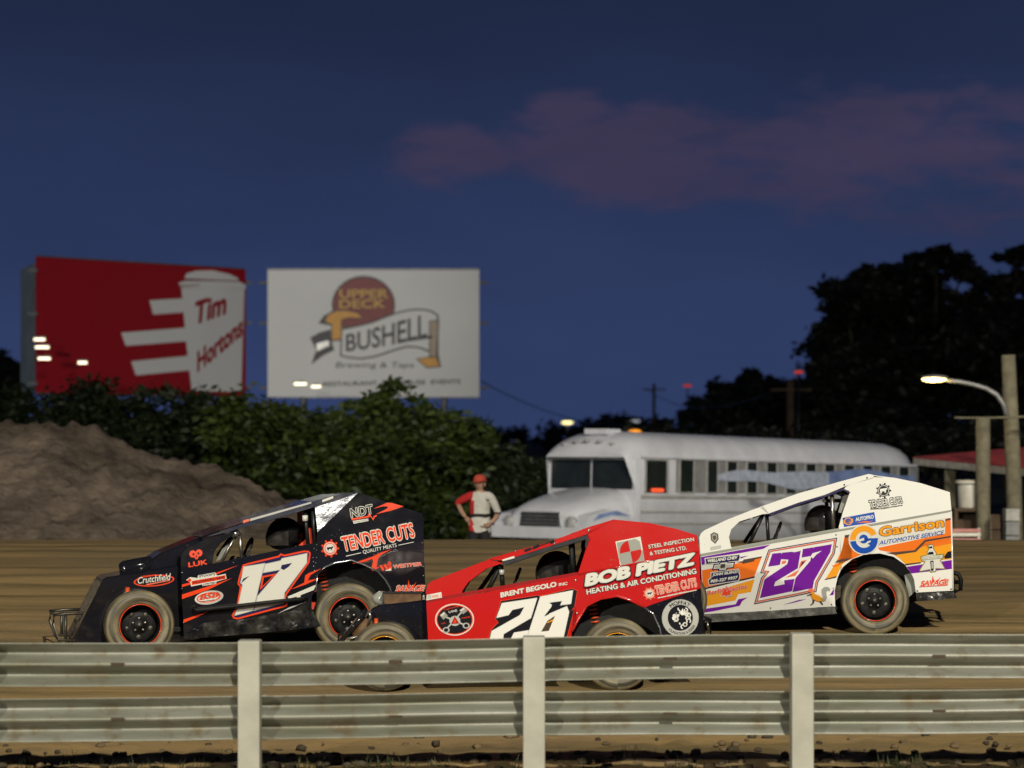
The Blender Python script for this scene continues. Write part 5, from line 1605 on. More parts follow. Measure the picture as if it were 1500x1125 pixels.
mb = MB(); mb.prism(c.pts([(1026, 811.3), (1230, 775.2), (1394, 746.7), (1394, 749.5), (1291, 768), (1230, 778.3), (1026, 815)], c.vert(-0.004)), (0, 0.004, 0), M['grey']); mb.build('crease_shade', c.root)  # grey strip painted in for the shade under the crease
ro = c.strip('roof', [(1113, 742.6), (1170, 722.5), (1230, 706.7 - 1.2), (1272.4, 694.2), (1279.5, 695.6)], up, 'white', th=0.01)
fl = c.panel('roof_flange', [(1113, 743), (1170, 723), (1230, 706), (1272.4, 694.5), (1280, 696), (1279.5, 700.5), (1240, 711.5), (1207.8, 725), (1170, 736), (1125, 752.6)], up, 'white', th=0.02, parent=ro)
c.panel('window_edge', [(1125.6, 752.4), (1170, 736.3), (1207.8, 724.8), (1235, 714.8), (1246, 721), (1244.7, 722.6), (1235.4, 717.8), (1207.8, 728.2), (1170, 739.5), (1128, 755)], up, 'navy', th=0.03, parent=ro)
c.strip('rear_deck', [(1280, 696), (1309, 699.8), (1348.7, 708), (1391.4, 721.2)], up, 'white', th=0.008, inset=0.01)
c.strip('tail_panel', [(1391.8, 723), (1393.6, 748), (1395.5, 840)], side, 'white', inset=0.03)
c.strip('cowl', [(1027, 781), (1065.6, 761.5), (1108, 745.2)], up, 'white', inset=0.02)
c.panel('engine_panel', [(915, 838), (1045, 812), (1045, 912), (890, 930), (880, 905)], inn, 'black')
c.strip('bonnet', [(915, 838), (980, 823), (1040, 810)], inn, 'black')
c.strip('nose_panel', [(915, 838), (880, 905)], inn, 'muddy')
c.panel('inner_panel', [(1228, 780), (1394, 752), (1395, 862), (1330, 885), (1228, 900)], c.vert(0.25), 'under')
mb = MB(); mb.prism(c.pts([(1325, 842), (1340, 838), (1341, 866), (1330, 876)], c.vert(0.10)), (0, 0.02, 0), M['grey']); mb.build('arch_liner', c.root)
mb = MB(); mb.prism(c.pts([(1222, 858), (1232, 857), (1231, 874), (1224, 880)], c.vert(0.05)), (0, 0.02, 0), M['muddy']); mb.build('arch_liner', c.root)
cg_ = c.vert(0.13)
c.tubes('windshield_post', [[c.P(1117, 755, cg_), c.P(1096.5, 799, cg_)], [c.P(1123, 753, cg_), c.P(1126, 797, cg_)], [c.P(1102, 797, cg_), c.P(1124, 795, cg_)]], 0.017, 'steel')
c.tubes('roll_bar', [[c.P(1218, 718, cg_), c.P(1221.5, 780, cg_)]], 0.020, 'chrome')
far = c.vert(c.W - 0.15)
c.tubes('roll_bar', [[c.P(1210, 716, far), c.P(1212, 775, far)], [c.P(1240, 715, far), c.P(1226, 776, far)], [c.P(1120, 750, far), c.P(1090, 795, far)], [c.P(1207, 734, cg_), c.P(1240, 733, far)]], 0.018, 'steel')
mb = MB(); mb.prism(c.pts([(1236, 722), (1243, 726), (1233, 752), (1228, 750)], c.vert(0.22)), (0, 0.02, 0), M['grey']); mb.build('head_restraint', c.root)
c.tubes('rear_bumper', [[c.P(1392, 838, c.vert(.3)), c.P(1404, 841, c.vert(.3)), c.P(1408, 850, c.vert(.3)), c.P(1407, 864, c.vert(.3)), c.P(1400, 867, c.vert(.3)), c.P(1392, 860, c.vert(.3))],
                        [c.mir(c.P(x, y, c.vert(.3))) for x, y in ((1392, 838), (1404, 841), (1408, 850), (1407, 864), (1400, 867), (1392, 860))],
                        [c.P(1407, 853, c.vert(.3)), c.mir(c.P(1407, 853, c.vert(.3)))]], 0.020, 'under')
c.tubes('side_bar', [[c.P(1040, 905, c.vert(0.05)), c.P(1036, 914, c.vert(-0.02)), c.P(1039, 926, c.vert(0.05))]], 0.014, 'chrome')
c.seat(c.P(1222, 770, c.vert(0.5)).x - 0.10, 0.50, 0.40, 'under')
c.steering(c.P(1135, 790, c.vert(0.5)).x, 0.50, c.P(1135, 789, c.vert(0.5)).z)
driver(c, (1205, 763), 0.46, 'driver in a black helmet inside the white car 27', 0.148)
c.tubes('rear_glint_bead', [c.pts([(1393.3, 749), (1395.3, 832), (1396, 864)], c.vert(0.0))], 0.008, 'white')  # bead added down the rear edge to catch an upright highlight
# stripes on the door
d = c.decal(side, TE)
d.poly([(48, 345), (815, 208), (735, 255), (500, 298), (100, 355), (92, 425), (60, 432)], 'purple', 0)
d.poly([(470, 345), (570, 330), (500, 358), (470, 360)], 'purple', 0)
d.poly([(62, 490), (200, 465), (470, 408), (720, 345), (640, 548), (640, 556), (70, 686)], 'orange', 0)
d.poly([(430, 402), (510, 388), (520, 372), (722, 336), (716, 352), (640, 372), (635, 392), (510, 420), (500, 405)], 'brown', 1)
d.poly([(72, 688), (642, 556), (640, 572), (110, 696), (95, 745), (74, 742)], 'blackdec', 1)
d.poly([(76, 755), (640, 588), (600, 728), (462, 752), (430, 820), (86, 888)], 'yellow', 0)
d.poly([(86, 915), (430, 864), (462, 808), (565, 788), (505, 828), (478, 880), (190, 940), (90, 955)], 'purple', 0)
d.poly([(945, 872), (1130, 815), (1210, 808), (1080, 845)], 'purple', 0)
d.build('stripe', dr)
d = c.decal(side, TN)
d.poly([(1025, 600), (1155, 395), (1310, 350), (1240, 410), (1175, 550)], 'yellow', 0)
d.poly([(1178, 355), (1255, 180), (1285, 60), (1300, 50), (1365, 40), (1365, 330)], 'orange', 0)
d.poly([(1150, 388), (1180, 352), (1365, 316), (1330, 345), (1290, 362)], 'brown', 1)
d.poly([(1110, 420), (1230, 392), (1200, 420), (1140, 440)], 'orange', 1)
d.poly([(1025, 590), (1175, 552), (1168, 572), (1022, 604)], 'brown', 1)
d.poly([(1082, 800), (1140, 710), (1105, 708), (1140, 700), (1135, 790)], 'purple', 1)
d.build('stripe', dr)
d = c.decal(side, TE)
def pill(pts, lay): d.poly(offset_poly(pts, 9), 'cream', lay); d.poly(pts, 'navy', lay + 1)
pill([(100, 365), (470, 320), (478, 345), (462, 385), (110, 420)], 2)
pill([(165, 520), (460, 482), (465, 520), (475, 550), (462, 600), (145, 648), (135, 600), (165, 575)], 2)
d.text('WELLAND CHEV', (118, 408), (448, 366), (125, 370), 'cream', 4, 0.05)
d.text('JOHN SILENZI', (172, 565), (448, 528), (180, 525), 'cream', 4, 0.05)
d.text('905-327 9937', (150, 632), (450, 585), (158, 595), 'cream', 4, 0.05)
bow = [(200, 432), (262, 425), (266, 410), (340, 402), (342, 416), (412, 408), (400, 455), (330, 462), (326, 482), (252, 490), (256, 470), (188, 478)]
d.poly(offset_poly(bow, 12), 'navy', 2); d.poly(bow, 'cream', 4); d.poly(offset_poly(bow, -9), 'silver', 5); d.poly([(268, 425), (318, 420), (314, 462), (262, 468)], 'brown', 6)
d.build('dealer_sticker', dr)
d = c.decal(side, TE)
leaf = [(330, 660), (345, 690), (372, 680), (365, 710), (400, 715), (372, 740), (385, 765), (345, 762), (330, 790), (312, 765), (270, 770), (288, 742), (262, 720), (295, 712), (290, 685), (318, 692)]
d.poly(offset_poly(leaf, 5), 'cream', 2); d.poly(leaf, 'redor', 3)
d.text('Berlis Maples', (120, 775), (555, 700), (122, 715), 'redor', 4, 0.02, [(0.03, 'cream')])
d.text('INC', (330, 790), (400, 775), (332, 765), 'silver', 5, 0.02)
d.build('maple_sticker', dr)
# number 27
d = c.decal(side, TN)
ring = [(308, 218), (1180, 65), (1150, 268), (938, 635), (918, 752), (870, 762), (640, 812), (126, 912), (214, 575), (262, 518), (203, 516)]
d.poly(ring, 'navy', 1); d.poly(offset_poly(ring, -12), 'cream', 2); d.poly(offset_poly(ring, -17), 'salmon', 3); d.poly(offset_poly(ring, -30), 'navy', 4); d.poly(offset_poly(ring, -35), 'white', 5)
two = [(358, 268), (718, 232), (680, 455), (395, 625), (378, 682), (515, 655), (505, 605), (640, 588), (608, 745), (200, 832), (255, 598), (545, 402), (562, 345), (470, 338), (452, 412), (303, 434)]
sev = [(745, 210), (1112, 148), (1092, 250), (888, 608), (870, 705), (612, 757), (650, 580), (838, 360), (850, 298), (728, 318)]
for g in (two, sev): d.poly(g, 'purple', 6)
d.poly([(482, 362), (535, 356), (525, 392), (472, 402)], 'salmon', 6)
d.poly([(722, 362), (800, 345), (690, 470), (705, 400)], 'salmon', 6); d.poly([(735, 375), (775, 366), (712, 440)], 'navy', 7)
d.poly([(520, 575), (700, 470), (652, 548), (590, 562)], 'salmon', 6)
d.poly([(840, 305), (870, 262), (985, 232), (915, 280), (870, 330)], 'white', 7)
d.poly([(470, 275), (480, 235), (492, 236), (482, 262)], 'white', 7); d.poly([(875, 200), (868, 172), (885, 170)], 'white', 7)
d.poly([(600, 245), (715, 220), (718, 232), (640, 250)], 'white', 7)
d.build('number', dr)
d = c.decal(side, TN)
d.poly([(1085, 745), (1060, 730), (1040, 745), (1042, 790), (1050, 830), (1030, 865), (990, 872), (962, 850), (985, 845), (1000, 815), (985, 770), (980, 725), (1010, 692), (1055, 688), (1090, 710)], 'grey', 8)
d.poly([(845, 745), (875, 752), (905, 785), (950, 800), (990, 830), (992, 862), (965, 878), (925, 872), (895, 858), (868, 842), (850, 810), (838, 778)], 'yellow', 8)
d.poly([(800, 742), (822, 716), (850, 708), (872, 718), (876, 742), (852, 762), (820, 756)], 'salmon', 9); d.poly([(852, 710), (862, 694), (868, 714)], 'brown', 9)
d.poly([(868, 840), (892, 858), (888, 895), (845, 922), (838, 916), (868, 892)], 'brown', 9); d.poly([(950, 872), (978, 874), (1004, 912), (992, 916)], 'brown', 9); d.poly([(862, 790), (800, 800), (798, 792), (858, 775)], 'brown', 9)
d.build('squirrel_sticker', dr)
d = c.decal(up, TE)
d.poly([(155, 95), (195, 70), (240, 92), (245, 150), (208, 200), (162, 160)], 'brown', 1); d.poly([(168, 102), (196, 84), (228, 100), (230, 145), (206, 182), (172, 152)], 'grey', 2); d.poly([(180, 112), (215, 108), (220, 140), (200, 165), (182, 140)], 'brown', 3)
d.poly([(155, 235), (270, 215), (270, 250), (155, 270)], 'silver', 1); d.text('RACING', (165, 262), (262, 245), (165, 242), 'cream', 2, 0.02)
d.build('badge_sticker', cw)
# sail and quarter print
d = c.decal(up, TU)
c.gear_logo(d, 557, 215, 68, 'blackdec', 'white', 'white', 1)
d.ell(557, 215, 52, 52, 'blackdec', 5)
d.poly([(515, 200), (560, 192), (590, 188), (600, 200), (585, 210), (582, 240), (570, 240), (566, 222), (540, 225), (535, 248), (522, 248)], 'white', 6)
def tc27(u, t):
    b = Vector((408, 402)).lerp(Vector((768, 352)), u); tp = Vector((392, 328)).lerp(Vector((752, 284)), u)
    return tuple(b.lerp(tp, t))
d.text('TENDER CUTS', (0, 0), (1, 0), (0, 1), 'white', 1, 0.015, [(0.10, 'blackdec')], 1.0, fn=tc27)
d.poly([(410, 412), (768, 372), (765, 382), (640, 402), (560, 418), (500, 420), (412, 425)], 'brown', 1)
d.text('QUALITY MEATS', (505, 418), (665, 396), (505, 404), 'white', 2, 0.02)
d.build('sponsor_sticker', sail)
d = c.decal(up, TU)
d.poly([(105, 515), (455, 450), (472, 560), (122, 615)], 'blue', 1)
d.ell(170, 552, 46, 42, 'yellow', 2); d.ell(170, 552, 34, 32, 'blue', 3); d.poly([(118, 540), (220, 525), (222, 565), (122, 580)], 'yellow', 3)
d.text('NAPA', (138, 572), (208, 558), (136, 540), 'blue', 4, 0.03)
d.text('AUTOPRO', (250, 555), (452, 522), (246, 512), 'cream', 2, 0.05); d.poly([(255, 568), (370, 548), (400, 558), (450, 535), (400, 568)], 'orange', 2)
d.build('autopro_sticker', sail)
d = c.decal(side, TW)
d.poly([(118, 455), (180, 440), (230, 570), (75, 640), (90, 590)], 'orange', 0)
d.poly([(118, 450), (185, 440), (180, 455), (120, 468)], 'brown', 1)
d.poly([(328, 530), (755, 440), (755, 345), (800, 338), (802, 480), (632, 515), (560, 545), (420, 560), (340, 545)], 'orange', 0)
d.poly([(755, 350), (798, 338), (798, 350), (758, 360)], 'brown', 1)
d.poly([(380, 562), (560, 545), (625, 480), (800, 452), (800, 462), (632, 492), (570, 556), (440, 575)], 'brown', 1)
d.poly([(345, 548), (440, 572), (570, 556), (632, 495), (801, 466), (804, 600), (500, 632), (470, 600), (420, 568)], 'yellow', 0)
d.poly([(632, 515), (802, 480), (802, 500), (640, 532)], 'orange', 1)
d.poly([(500, 632), (600, 620), (602, 628), (506, 642)], 'brown', 1)
d.poly([(508, 645), (804, 600), (804, 612), (512, 652)], 'cream', 1)
d.poly([(512, 650), (804, 606), (805, 662), (540, 692)], 'purple', 2)
d.poly([(748, 585), (770, 555), (804, 548), (804, 592), (752, 600)], 'blackdec', 2)
d.build('stripe', q)
d = c.decal(side, TW)
d.poly([(330, 520), (345, 420), (480, 385), (755, 340), (752, 440), (420, 500)], 'cream', 3)
def arc(cx, cy, ro_, ri, a0, a1, n=26):
    return [(cx + ro_ * math.cos(R(a0 + (a1 - a0) * i / n)), cy + ro_ * math.sin(R(a0 + (a1 - a0) * i / n))) for i in range(n + 1)] + \
           [(cx + ri * math.cos(R(a1 - (a1 - a0) * i / n)), cy + ri * math.sin(R(a1 - (a1 - a0) * i / n))) for i in range(n + 1)]
d.ell(240, 478, 98, 96, 'cream', 3)
d.poly(arc(240, 478, 88, 52, 178, 335), 'yellow', 5); d.poly(arc(240, 478, 88, 52, 172, 5), 'blue', 5)
d.poly([(330, 468), (328, 480), (300, 520), (262, 505), (282, 492), (285, 482), (240, 492), (250, 470)], 'blue', 6); d.ell(238, 474, 28, 28, 'blue', 6); d.poly([(205, 478), (240, 466), (242, 482), (208, 492)], 'cream', 7)
d.text('Garrison', (338, 462), (748, 398), (334, 398), 'yellow', 5, 0.035, [(0.035, 'brown')])
d.text('AUTOMOTIVE SERVICE', (335, 512), (742, 445), (342, 485), 'blue', 5, 0.02)
d.build('service_sticker', q)
d = c.decal(side, TR_)
sh = [(590, 135), (655, 128), (660, 180), (685, 215), (690, 240), (775, 232), (762, 290), (735, 305), (788, 405), (685, 400), (685, 432), (620, 440), (612, 412), (505, 432), (500, 410), (555, 325), (520, 315), (510, 260), (590, 240), (578, 215), (600, 180)]
d.poly(sh, 'olive', 4); d.poly(offset_poly(sh, -9), 'cream', 5)
d.poly([(525, 268), (762, 240), (755, 285), (535, 308)], 'olive', 6); d.poly([(531, 272), (756, 246), (750, 280), (540, 303)], 'cream', 7); d.text('R&A MASONRY', (545, 300), (745, 276), (543, 278), 'grey', 8, 0.015)
d.poly([(608, 155), (640, 152), (642, 172), (606, 175)], 'blackdec', 6); d.ell(624, 190, 14, 16, 'cream', 6); d.poly([(600, 215), (650, 210), (660, 240), (595, 245)], 'blackdec', 6); d.poly([(618, 312), (655, 308), (655, 420), (628, 422)], 'blackdec', 6); d.poly([(632, 325), (645, 323), (645, 395), (635, 397)], 'cream', 7)
d.build('mason_sticker', q)
d = c.decal(side, TR_)
savage(d, (510, 590), (812, 572), 62, 'redor', 'cream', 3)
d.build('brush_sticker', q)
c.hardware('rivet', [(335, 958), (1108, 915), (1165, 30), (1178, 180)], side, TN, 0.007, 'under')
c.hardware('rivet', [(478, 642), (848, 622)], side, TR_, 0.008, 'under')
c.hardware('rivet', [(125, 152), (375, 75)], up, TU, 0.008, 'under')
c.hardware('rivet', [(1112, 758 - 0), ], up, (0, 0, 1), 0.005, 'under')

# ================================================================== red car 26
c = Car((905, 1012), R(0), 0.290, 0.275, 564, 'red race car numbered 26 nearest the guardrail', roll=-0.05)
side, up, inn = c.vert(0.0), c.lean((625, 883.5), (1024, 808), 0.14), c.vert(0.17)
c.running_gear('yellow')
dr = c.panel('door', [(624.5, 884), (846, 842), (840, 862), (841, 880), (845, 905), (838, 925), (828, 985), (632, 992), (627, 936)], side, 'red')
q = c.panel('quarter_panel', [(846, 842), (935, 825), (1024.5, 808), (1026, 862), (956, 885), (944, 890), (924, 880), (904, 873.5), (880, 877.5), (859.6, 888), (844, 914), (838, 925), (841, 880), (840, 862)], side, 'red')
tl = c.panel('tail_side_panel', [(944, 890), (956, 885), (1025, 864), (1030.6, 897), (1030, 960), (975, 964), (968, 921), (957, 898), (948, 893)], c.vert(0.004), 'black')
cw = c.panel('cowl_panel', [(624.5, 884), (624.5, 863), (627, 856), (633, 851), (716, 819.5), (737, 824.5), (712.7, 833), (686, 852.7), (677, 866), (676, 874.2)], up, 'red')
sail = c.panel('sail_panel', [(846, 842), (863, 790), (861, 786.5), (862, 780), (900, 761.5), (951, 766), (990, 774.5), (1021, 784), (1024.3, 808), (935, 825)], up, 'red')
P = c.pts([(838, 925), (844, 913), (859.6, 887), (880, 877), (904, 873), (924, 879.5), (944, 889.5)], c.vert(-0.008)); c.tubes('arch_lip', [P], 0.010, 'red')
P = c.pts([(944, 890), (957, 899), (967, 921), (973, 960)], c.vert(-0.004)); c.tubes('arch_lip', [P], 0.008, 'brushed')
ro = c.strip('roof', [(716, 818.5), (757, 806.5), (800, 795.5), (860.7, 772.5), (900, 760.5)], up, 'red', th=0.010)
fl = c.panel('roof_flange', [(716, 819), (757, 807), (800, 796), (860.7, 773), (900, 761), (862, 782), (800, 801.5), (737, 821.5)], up, 'red', th=0.02, parent=ro)
d = c.decal(up, (0, 0, 1))
d.poly([(735, 820), (753, 814.5), (754, 817.5), (737, 822)], 'cream', 1)
for a, b in (((768, 807.5), (778, 803.5)), ((781, 803), (790, 799)), ((806, 795.5), (812, 792.5))): d.line(a, b, 4, 'blackdec', 1)
d.line((778, 804), (812, 792), 1.2, 'blackdec', 2)
d.build('roof_marks', fl)
c.panel('window_edge', [(737, 822), (800, 801.8), (861, 783), (866, 788), (859, 806), (857, 800), (858, 790), (800, 808), (740, 828)], up, 'suit', th=0.03, parent=ro)
c.panel('belt_trim', [(624.5, 878.5), (676, 868.5), (846, 838), (846, 842.5), (676, 873.5), (624.5, 884)], c.lean((625, 883.5), (1024, 808), 0.05), 'dkred', th=0.004)
c.strip('cowl', [(633, 851.5), (675, 835.5), (716, 820)], up, 'red', inset=0.01)
c.strip('rear_deck', [(900, 761), (951, 766), (990, 774.5), (1021, 784)], up, 'red', th=0.008, inset=0.01)
c.strip('tail_panel', [(1022, 786), (1025, 830), (1029, 900)], side, 'black', inset=0.02)
ep = c.panel('engine_panel', [(545, 891), (555, 886), (626, 879), (640, 877), (640, 960), (560, 975), (500, 978), (504, 950)], inn, 'black')
c.strip('bonnet', [(545, 891), (556, 886.3), (600, 881.5), (640, 876)], inn, 'black')
c.strip('nose_panel', [(545, 891), (502, 956)], inn, 'black2')
c.strip('front_cowl', [(625, 864), (624.5, 878)], up, 'black', inset=0.02)
c.panel('inner_panel', [(840, 848), (1022, 812), (1026, 900), (975, 965), (840, 990)], c.vert(0.24), 'under')
c.tubes('crease_glint_bead', [c.pts([(848, 841.5), (935, 824.7), (1023, 808)], c.vert(0.002))], 0.010, 'red')  # bead added along the crease to catch a thin line of light
# air box with its pleated filter
pa, pb = c.P(563, 877, c.vert(0.35)), c.P(617, 876, c.vert(0.35))
mb = MB(); mb.box(((pa.x + pb.x) / 2, 0.50, pa.z), (pb.x - pa.x, 0.30, 0.085), M['filter']); fb = mb.build('air_filter', c.root)
mb = MB()
for k in range(18): mb.box((pa.x + (pb.x - pa.x) * (k + 0.5) / 18, 0.346, pa.z), (0.008, 0.012, 0.08), M['filter'])
tag(mb.build('pleat', fb), kind='stuff')
mb = MB(); mb.box(((pa.x + pb.x) / 2, 0.50, pa.z + 0.049), (pb.x - pa.x + 0.03, 0.33, 0.014), M['under']); mb.box(((pa.x + pb.x) / 2, 0.50, pa.z - 0.049), (pb.x - pa.x + 0.03, 0.33, 0.014), M['under']); mb.build('filter_plate', fb)
mb = MB(); mb.tube([Vector((pa.x - 0.005, 0.5, pa.z)), Vector((pa.x - 0.04, 0.5, pa.z)), Vector((pa.x - 0.075, 0.5, pa.z - 0.015)), Vector((pa.x - 0.09, 0.5, pa.z - 0.03))], [0.060, 0.062, 0.052, 0.03], M['grey'], 12); mb.build('intake', fb)
# nose strut, brake duct, shocks
c.tubes('nose_strut', [[c.P(500, 938, c.vert(0.10)), c.P(537, 895, c.vert(0.10))]], 0.020, 'black')
mb = MB(); pp = c.P(531, 921, c.vert(0.14)); mb.lathe([(0.0, 0.0), (0.09, 0.01), (0.10, 0.03), (0.085, 0.07)], pp, 'y', M['filter'], 20); mb.build('brake_drum', c.root)
pp = c.P(551, 915, c.vert(0.06)); mb = MB(); mb.tube([pp + Vector((0, 0, .05)), pp + Vector((0, 0, -.06))], [0.016, 0.020], M['spring'], 10); mb.build('front_shock', c.root)
c.tubes('steering_arm', [[c.P(539, 896, c.vert(.1)), c.P(543, 902, c.vert(.1)), c.P(540, 914, c.vert(.12))], [c.P(508, 936, c.vert(.1)), c.P(545, 928, c.vert(.16))]], 0.012, 'chrome')
cg_ = c.vert(0.13)
c.tubes('windshield_post', [[c.P(734, 827, cg_), c.P(712, 870, cg_)], [c.P(734, 828, cg_), c.P(737, 866, cg_)]], 0.019, 'under')
c.tubes('roll_bar', [[c.P(836, 790, cg_), c.P(840, 845, cg_)]], 0.022, 'under')
mb = MB(); p_ = c.P(735, 838, c.vert(0.10)); mb.tube([p_ + Vector((0, 0, -.02)), p_ + Vector((0, 0, .02))], 0.022, M['silver'], 10); mb.build('clamp', c.root)
far = c.vert(c.W - 0.15)
c.tubes('roll_bar', [[c.P(838, 782, far), c.P(842, 845, far)], [c.P(830, 790, far), c.P(860, 786, cg_)], [c.P(735, 818, far), c.P(700, 868, far)]], 0.018, 'steel')
c.tubes('front_bumper', [[c.P(520, 925, c.vert(.25)), c.P(496, 930, c.vert(.25)), c.P(494, 952, c.vert(.25)), c.P(520, 960, c.vert(.25))], [c.mir(c.P(x, y, c.vert(.25))) for x, y in ((520, 925), (496, 930), (494, 952), (520, 960))], [c.P(495, 940, c.vert(.25)), c.mir(c.P(495, 940, c.vert(.25)))]], 0.014, 'steel')
rb = [c.P(x, y, c.vert(.3)) for x, y in ((1018, 905), (1040, 908), (1042, 938), (1015, 942))]
c.tubes('rear_bumper', [rb, [c.mir(p) for p in rb], [rb[1], c.mir(rb[1])], [rb[2], c.mir(rb[2])]], 0.018, 'steel')
c.seat(c.P(838, 835, c.vert(0.5)).x - 0.10, 0.50, 0.40, 'under')
c.steering(c.P(752, 858, c.vert(0.5)).x, 0.50, c.P(752, 860, c.vert(0.5)).z)
driver(c, (815, 834), 0.46, 'driver in a black helmet inside the red car 26', 0.150)
# print on the door
d = c.decal(side, TC)
d.text('BRENT BEGOLO', (708, 160), (1222, 58), (705, 112), 'cream', 2, 0.05, [(0.03, 'dkred')], 0.98)
d.text('INC', (1242, 54), (1322, 42), (1240, 26), 'cream', 2, 0.03)
d.build('name_lettering', dr)
d = c.decal(side, TC)
back = [(712, 190), (1050, 138), (1068, 148), (1365, 75), (1410, 98), (1400, 140), (1385, 240), (1345, 285), (1382, 262), (1310, 540), (1290, 640), (585, 640), (600, 540), (622, 455), (690, 385), (660, 352), (680, 300)]
d.poly(offset_poly(back, 5), 'redor', 1); d.poly(back, 'blackdec', 2)
two = [(720, 210), (1042, 162), (985, 345), (735, 492), (722, 600), (592, 622), (627, 465), (885, 320), (927, 245), (815, 270), (780, 318), (672, 343)]
bar = [(832, 480), (965, 458), (932, 602), (722, 602), (800, 545)]
six = [(1072, 150), (1370, 92), (1352, 215), (1256, 228), (1272, 188), (1150, 205), (1176, 225), (1150, 308), (1315, 238), (1335, 290), (1262, 620), (948, 620), (958, 500)]
for g in (two, bar, six): d.poly(offset_poly(g, 3), 'silver', 3); d.poly(g, 'white', 4)
d.poly([(1135, 372), (1205, 325), (1150, 462), (1080, 470)], 'brown', 5); d.poly([(1130, 385), (1195, 355), (1188, 372), (1132, 392)], 'yellow', 6)
d.poly([(1105, 330), (1150, 312), (1178, 228), (1186, 228)], 'blackdec', 5)
d.build('number', dr)
d = c.decal(side, TC)
d.ell(287, 360, 179, 147, 'cream', 1); d.ell(287, 360, 168, 137, 'redor', 2); d.ell(287, 360, 158, 129, 'blackdec', 3)
for (a, b, pst) in (((225, 420), (200, 330), None),): pass
d.line((205, 335), (395, 415), 14, 'silver', 4); d.line((370, 270), (205, 455), 14, 'silver', 4)
d.poly([(150, 320), (190, 285), (225, 325), (185, 360)], 'grey', 5); d.poly([(330, 275), (372, 245), (405, 280), (365, 310)], 'grey', 5)
d.poly([(158, 320), (190, 293), (200, 305), (168, 330)], 'cream', 6); d.poly([(338, 275), (371, 252), (380, 262), (348, 284)], 'cream', 6)
for x, y in ((393, 415), (210, 455)): d.ell(x, y, 32, 27, 'silver', 5); d.ell(x, y, 20, 17, 'blackdec', 6)
d.ell(290, 372, 50, 46, 'silver', 6); d.poly([(288, 330), (330, 395), (255, 400)], 'dkred', 7); d.poly([(289, 352), (308, 386), (274, 389)], 'redor', 8)
d.text('Lightning', (195, 280), (325, 245), (195, 262), 'redor', 5, 0.01); d.text('LANE', (235, 300), (312, 285), (232, 280), 'cream', 5, 0.02)
d.text('ENGINES', (350, 355), (430, 340), (350, 342), 'redor', 5, 0.01); d.text('RACING', (165, 405), (205, 396), (165, 393), 'redor', 5, 0.01)
d.build('piston_sticker', dr)
d = c.decal(up, TC)
d.poly([(32, 135), (165, 108), (172, 158), (28, 185)], 'cream', 1); d.poly([(40, 140), (72, 132), (70, 168), (36, 174)], 'silver', 2); d.text('MOBIL 1', (78, 165), (158, 150), (78, 140), 'salmon', 2, 0.02)
d.build('lube_sticker', cw)
# print on the sail and quarter
d = c.decal(up, TD)
d.poly([(407, 155), (650, 106), (692, 350), (455, 395)], 'cream', 1)
d.poly([(420, 165), (530, 143), (575, 365), (465, 385), (445, 330)], 'grey', 2); d.poly([(530, 143), (600, 128), (640, 150), (655, 210), (655, 235), (550, 250)], 'grey', 2); d.poly([(575, 365), (690, 342), (672, 240), (552, 258)], 'grey', 2)
q0 = lambda a0, a1, cx, cy, r1, r2: [(cx, cy)] + [(cx + r1 * math.cos(R(a0 + (a1 - a0) * i / 10)), cy + r2 * math.sin(R(a0 + (a1 - a0) * i / 10))) for i in range(11)]
d.poly(q0(168, 258, 550, 250, 100, 106), 'red', 3); d.poly(q0(-12, 78, 552, 252, 106, 112), 'red', 3)
d.build('quartered_sticker', sail)
d = c.decal(up, TD)
d.text('STEEL INSPECTION', (730, 225), (1172, 150), (724, 188), 'cream', 2, 0.018, [(0.03, 'blackdec')])
d.text('& TESTING LTD.', (742, 290), (1100, 232), (736, 254), 'cream', 2, 0.018, [(0.03, 'blackdec')])
d.build('inspection_lettering', sail)
q2 = c.lean((846, 842), (1024, 808), 0.10)
d = c.decal(c.lean((846, 842), (1024, 808), 0.12), TD)
d.text('BOB PIETZ', (110, 595), (1165, 385), (125, 470), 'cream', 8, 0.05, [(0.06, 'blackdec'), (0.025, 'silver')], 0.98)
d.build('pietz_lettering', q)
d = c.decal(side, TD)
d.text('HEATING & AIR CONDITIONING', (130, 670), (1195, 465), (122, 618), 'cream', 2, 0.035, [(0.05, 'blackdec')])
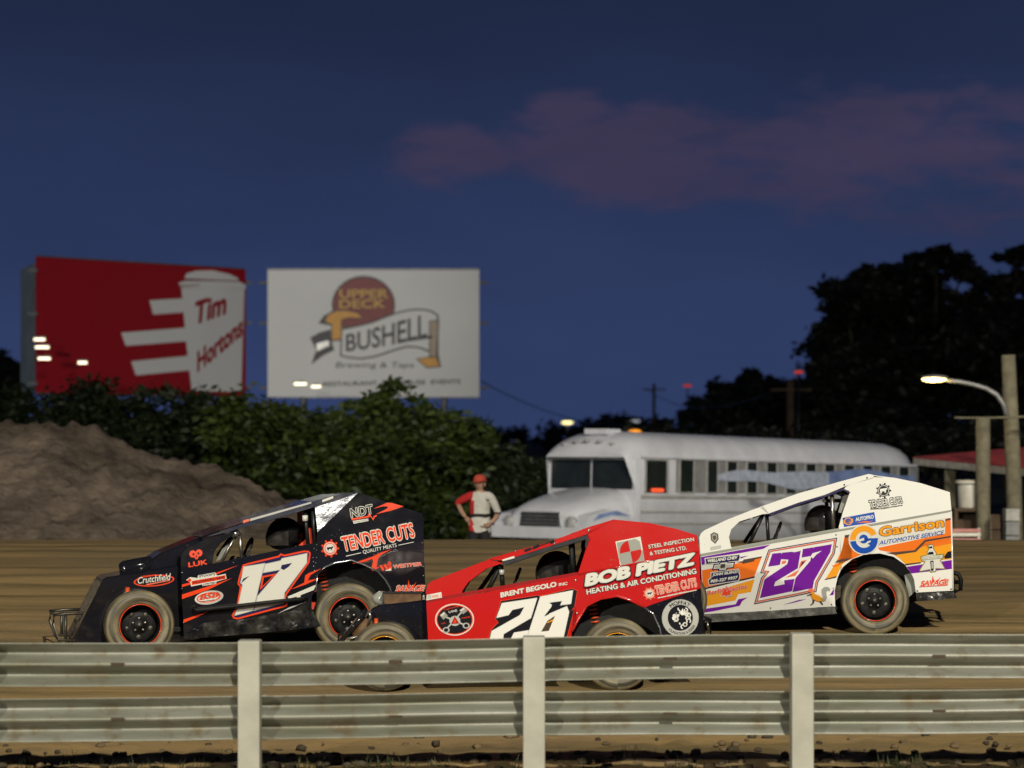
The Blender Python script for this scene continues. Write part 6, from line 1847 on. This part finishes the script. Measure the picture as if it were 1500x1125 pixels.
d.build('trade_lettering', q)
d = c.decal(side, TD)
c.gear_logo(d, 738, 658, 52, 'salmon', 'cream', 'blackdec', 1)
d.text('TENDER CUTS', (800, 672), (1200, 590), (785, 588), 'salmon', 2, 0.02, [(0.045, 'cream')])
d.poly([(815, 698), (1195, 620), (1195, 628), (818, 706)], 'cream', 2)
d.text('QUALITY MEATS', (915, 686), (1100, 648), (913, 670), 'cream', 2, 0.015)
d.build('sponsor_lettering', q)
d = c.decal(c.vert(-0.001), TD)
d.ell(1036, 895, 180, 182, 'grey', 1); d.ell(1036, 895, 176, 178, 'silver', 2); d.ell(1036, 893, 122, 126, 'blackdec', 3)
def ringtext(txt, r0, r1, a0, a1, lay):
    def fn(u, t):
        a = R(a0 + (a1 - a0) * u); r = r0 + (r1 - r0) * t
        return (1036 + r * math.sin(a), 895 - r * math.cos(a))
    d.text(txt, (0, 0), (1, 0), (0, 1), 'blackdec', lay, 0.015, fn=fn)
ringtext('MOFFAT', 130, 168, -42, 38, 3)
ringtext('FOUNDATIONS & DESIGN', 166, 138, 225, 118, 3)
rr = random.Random(3)
for k in range(17):                                               # swirled lion mane in white strokes
    a = 2 * math.pi * k / 17; r = 60 + 35 * ((k * 7) % 5) / 5
    x, y = 1055 + r * math.cos(a) * 0.9, 895 + r * math.sin(a) * 1.05
    d.poly(arc(x, y, 24, 13, rr.uniform(0, 360), rr.uniform(0, 360) + 200, 10), 'white', 4)
d.poly([(955, 890), (985, 862), (1030, 858), (1020, 885), (990, 892), (985, 905), (1005, 915), (985, 925), (960, 912)], 'white', 4)
d.poly([(1030, 850), (1060, 800), (1070, 840), (1110, 810), (1095, 860), (1050, 870)], 'white', 4)
d.build('lion_sticker', tl)
c.hardware('rivet', [(150, 40)], up, TD, 0.010, 'chrome')
c.hardware('rivet', [(20, 530), (35, 850)], side, TD, 0.010, 'chrome')
c.hardware('rivet', [(755, 806.5 + 1), (812, 796), (862, 778)], up, (0, 0, 1), 0.008, 'chrome')
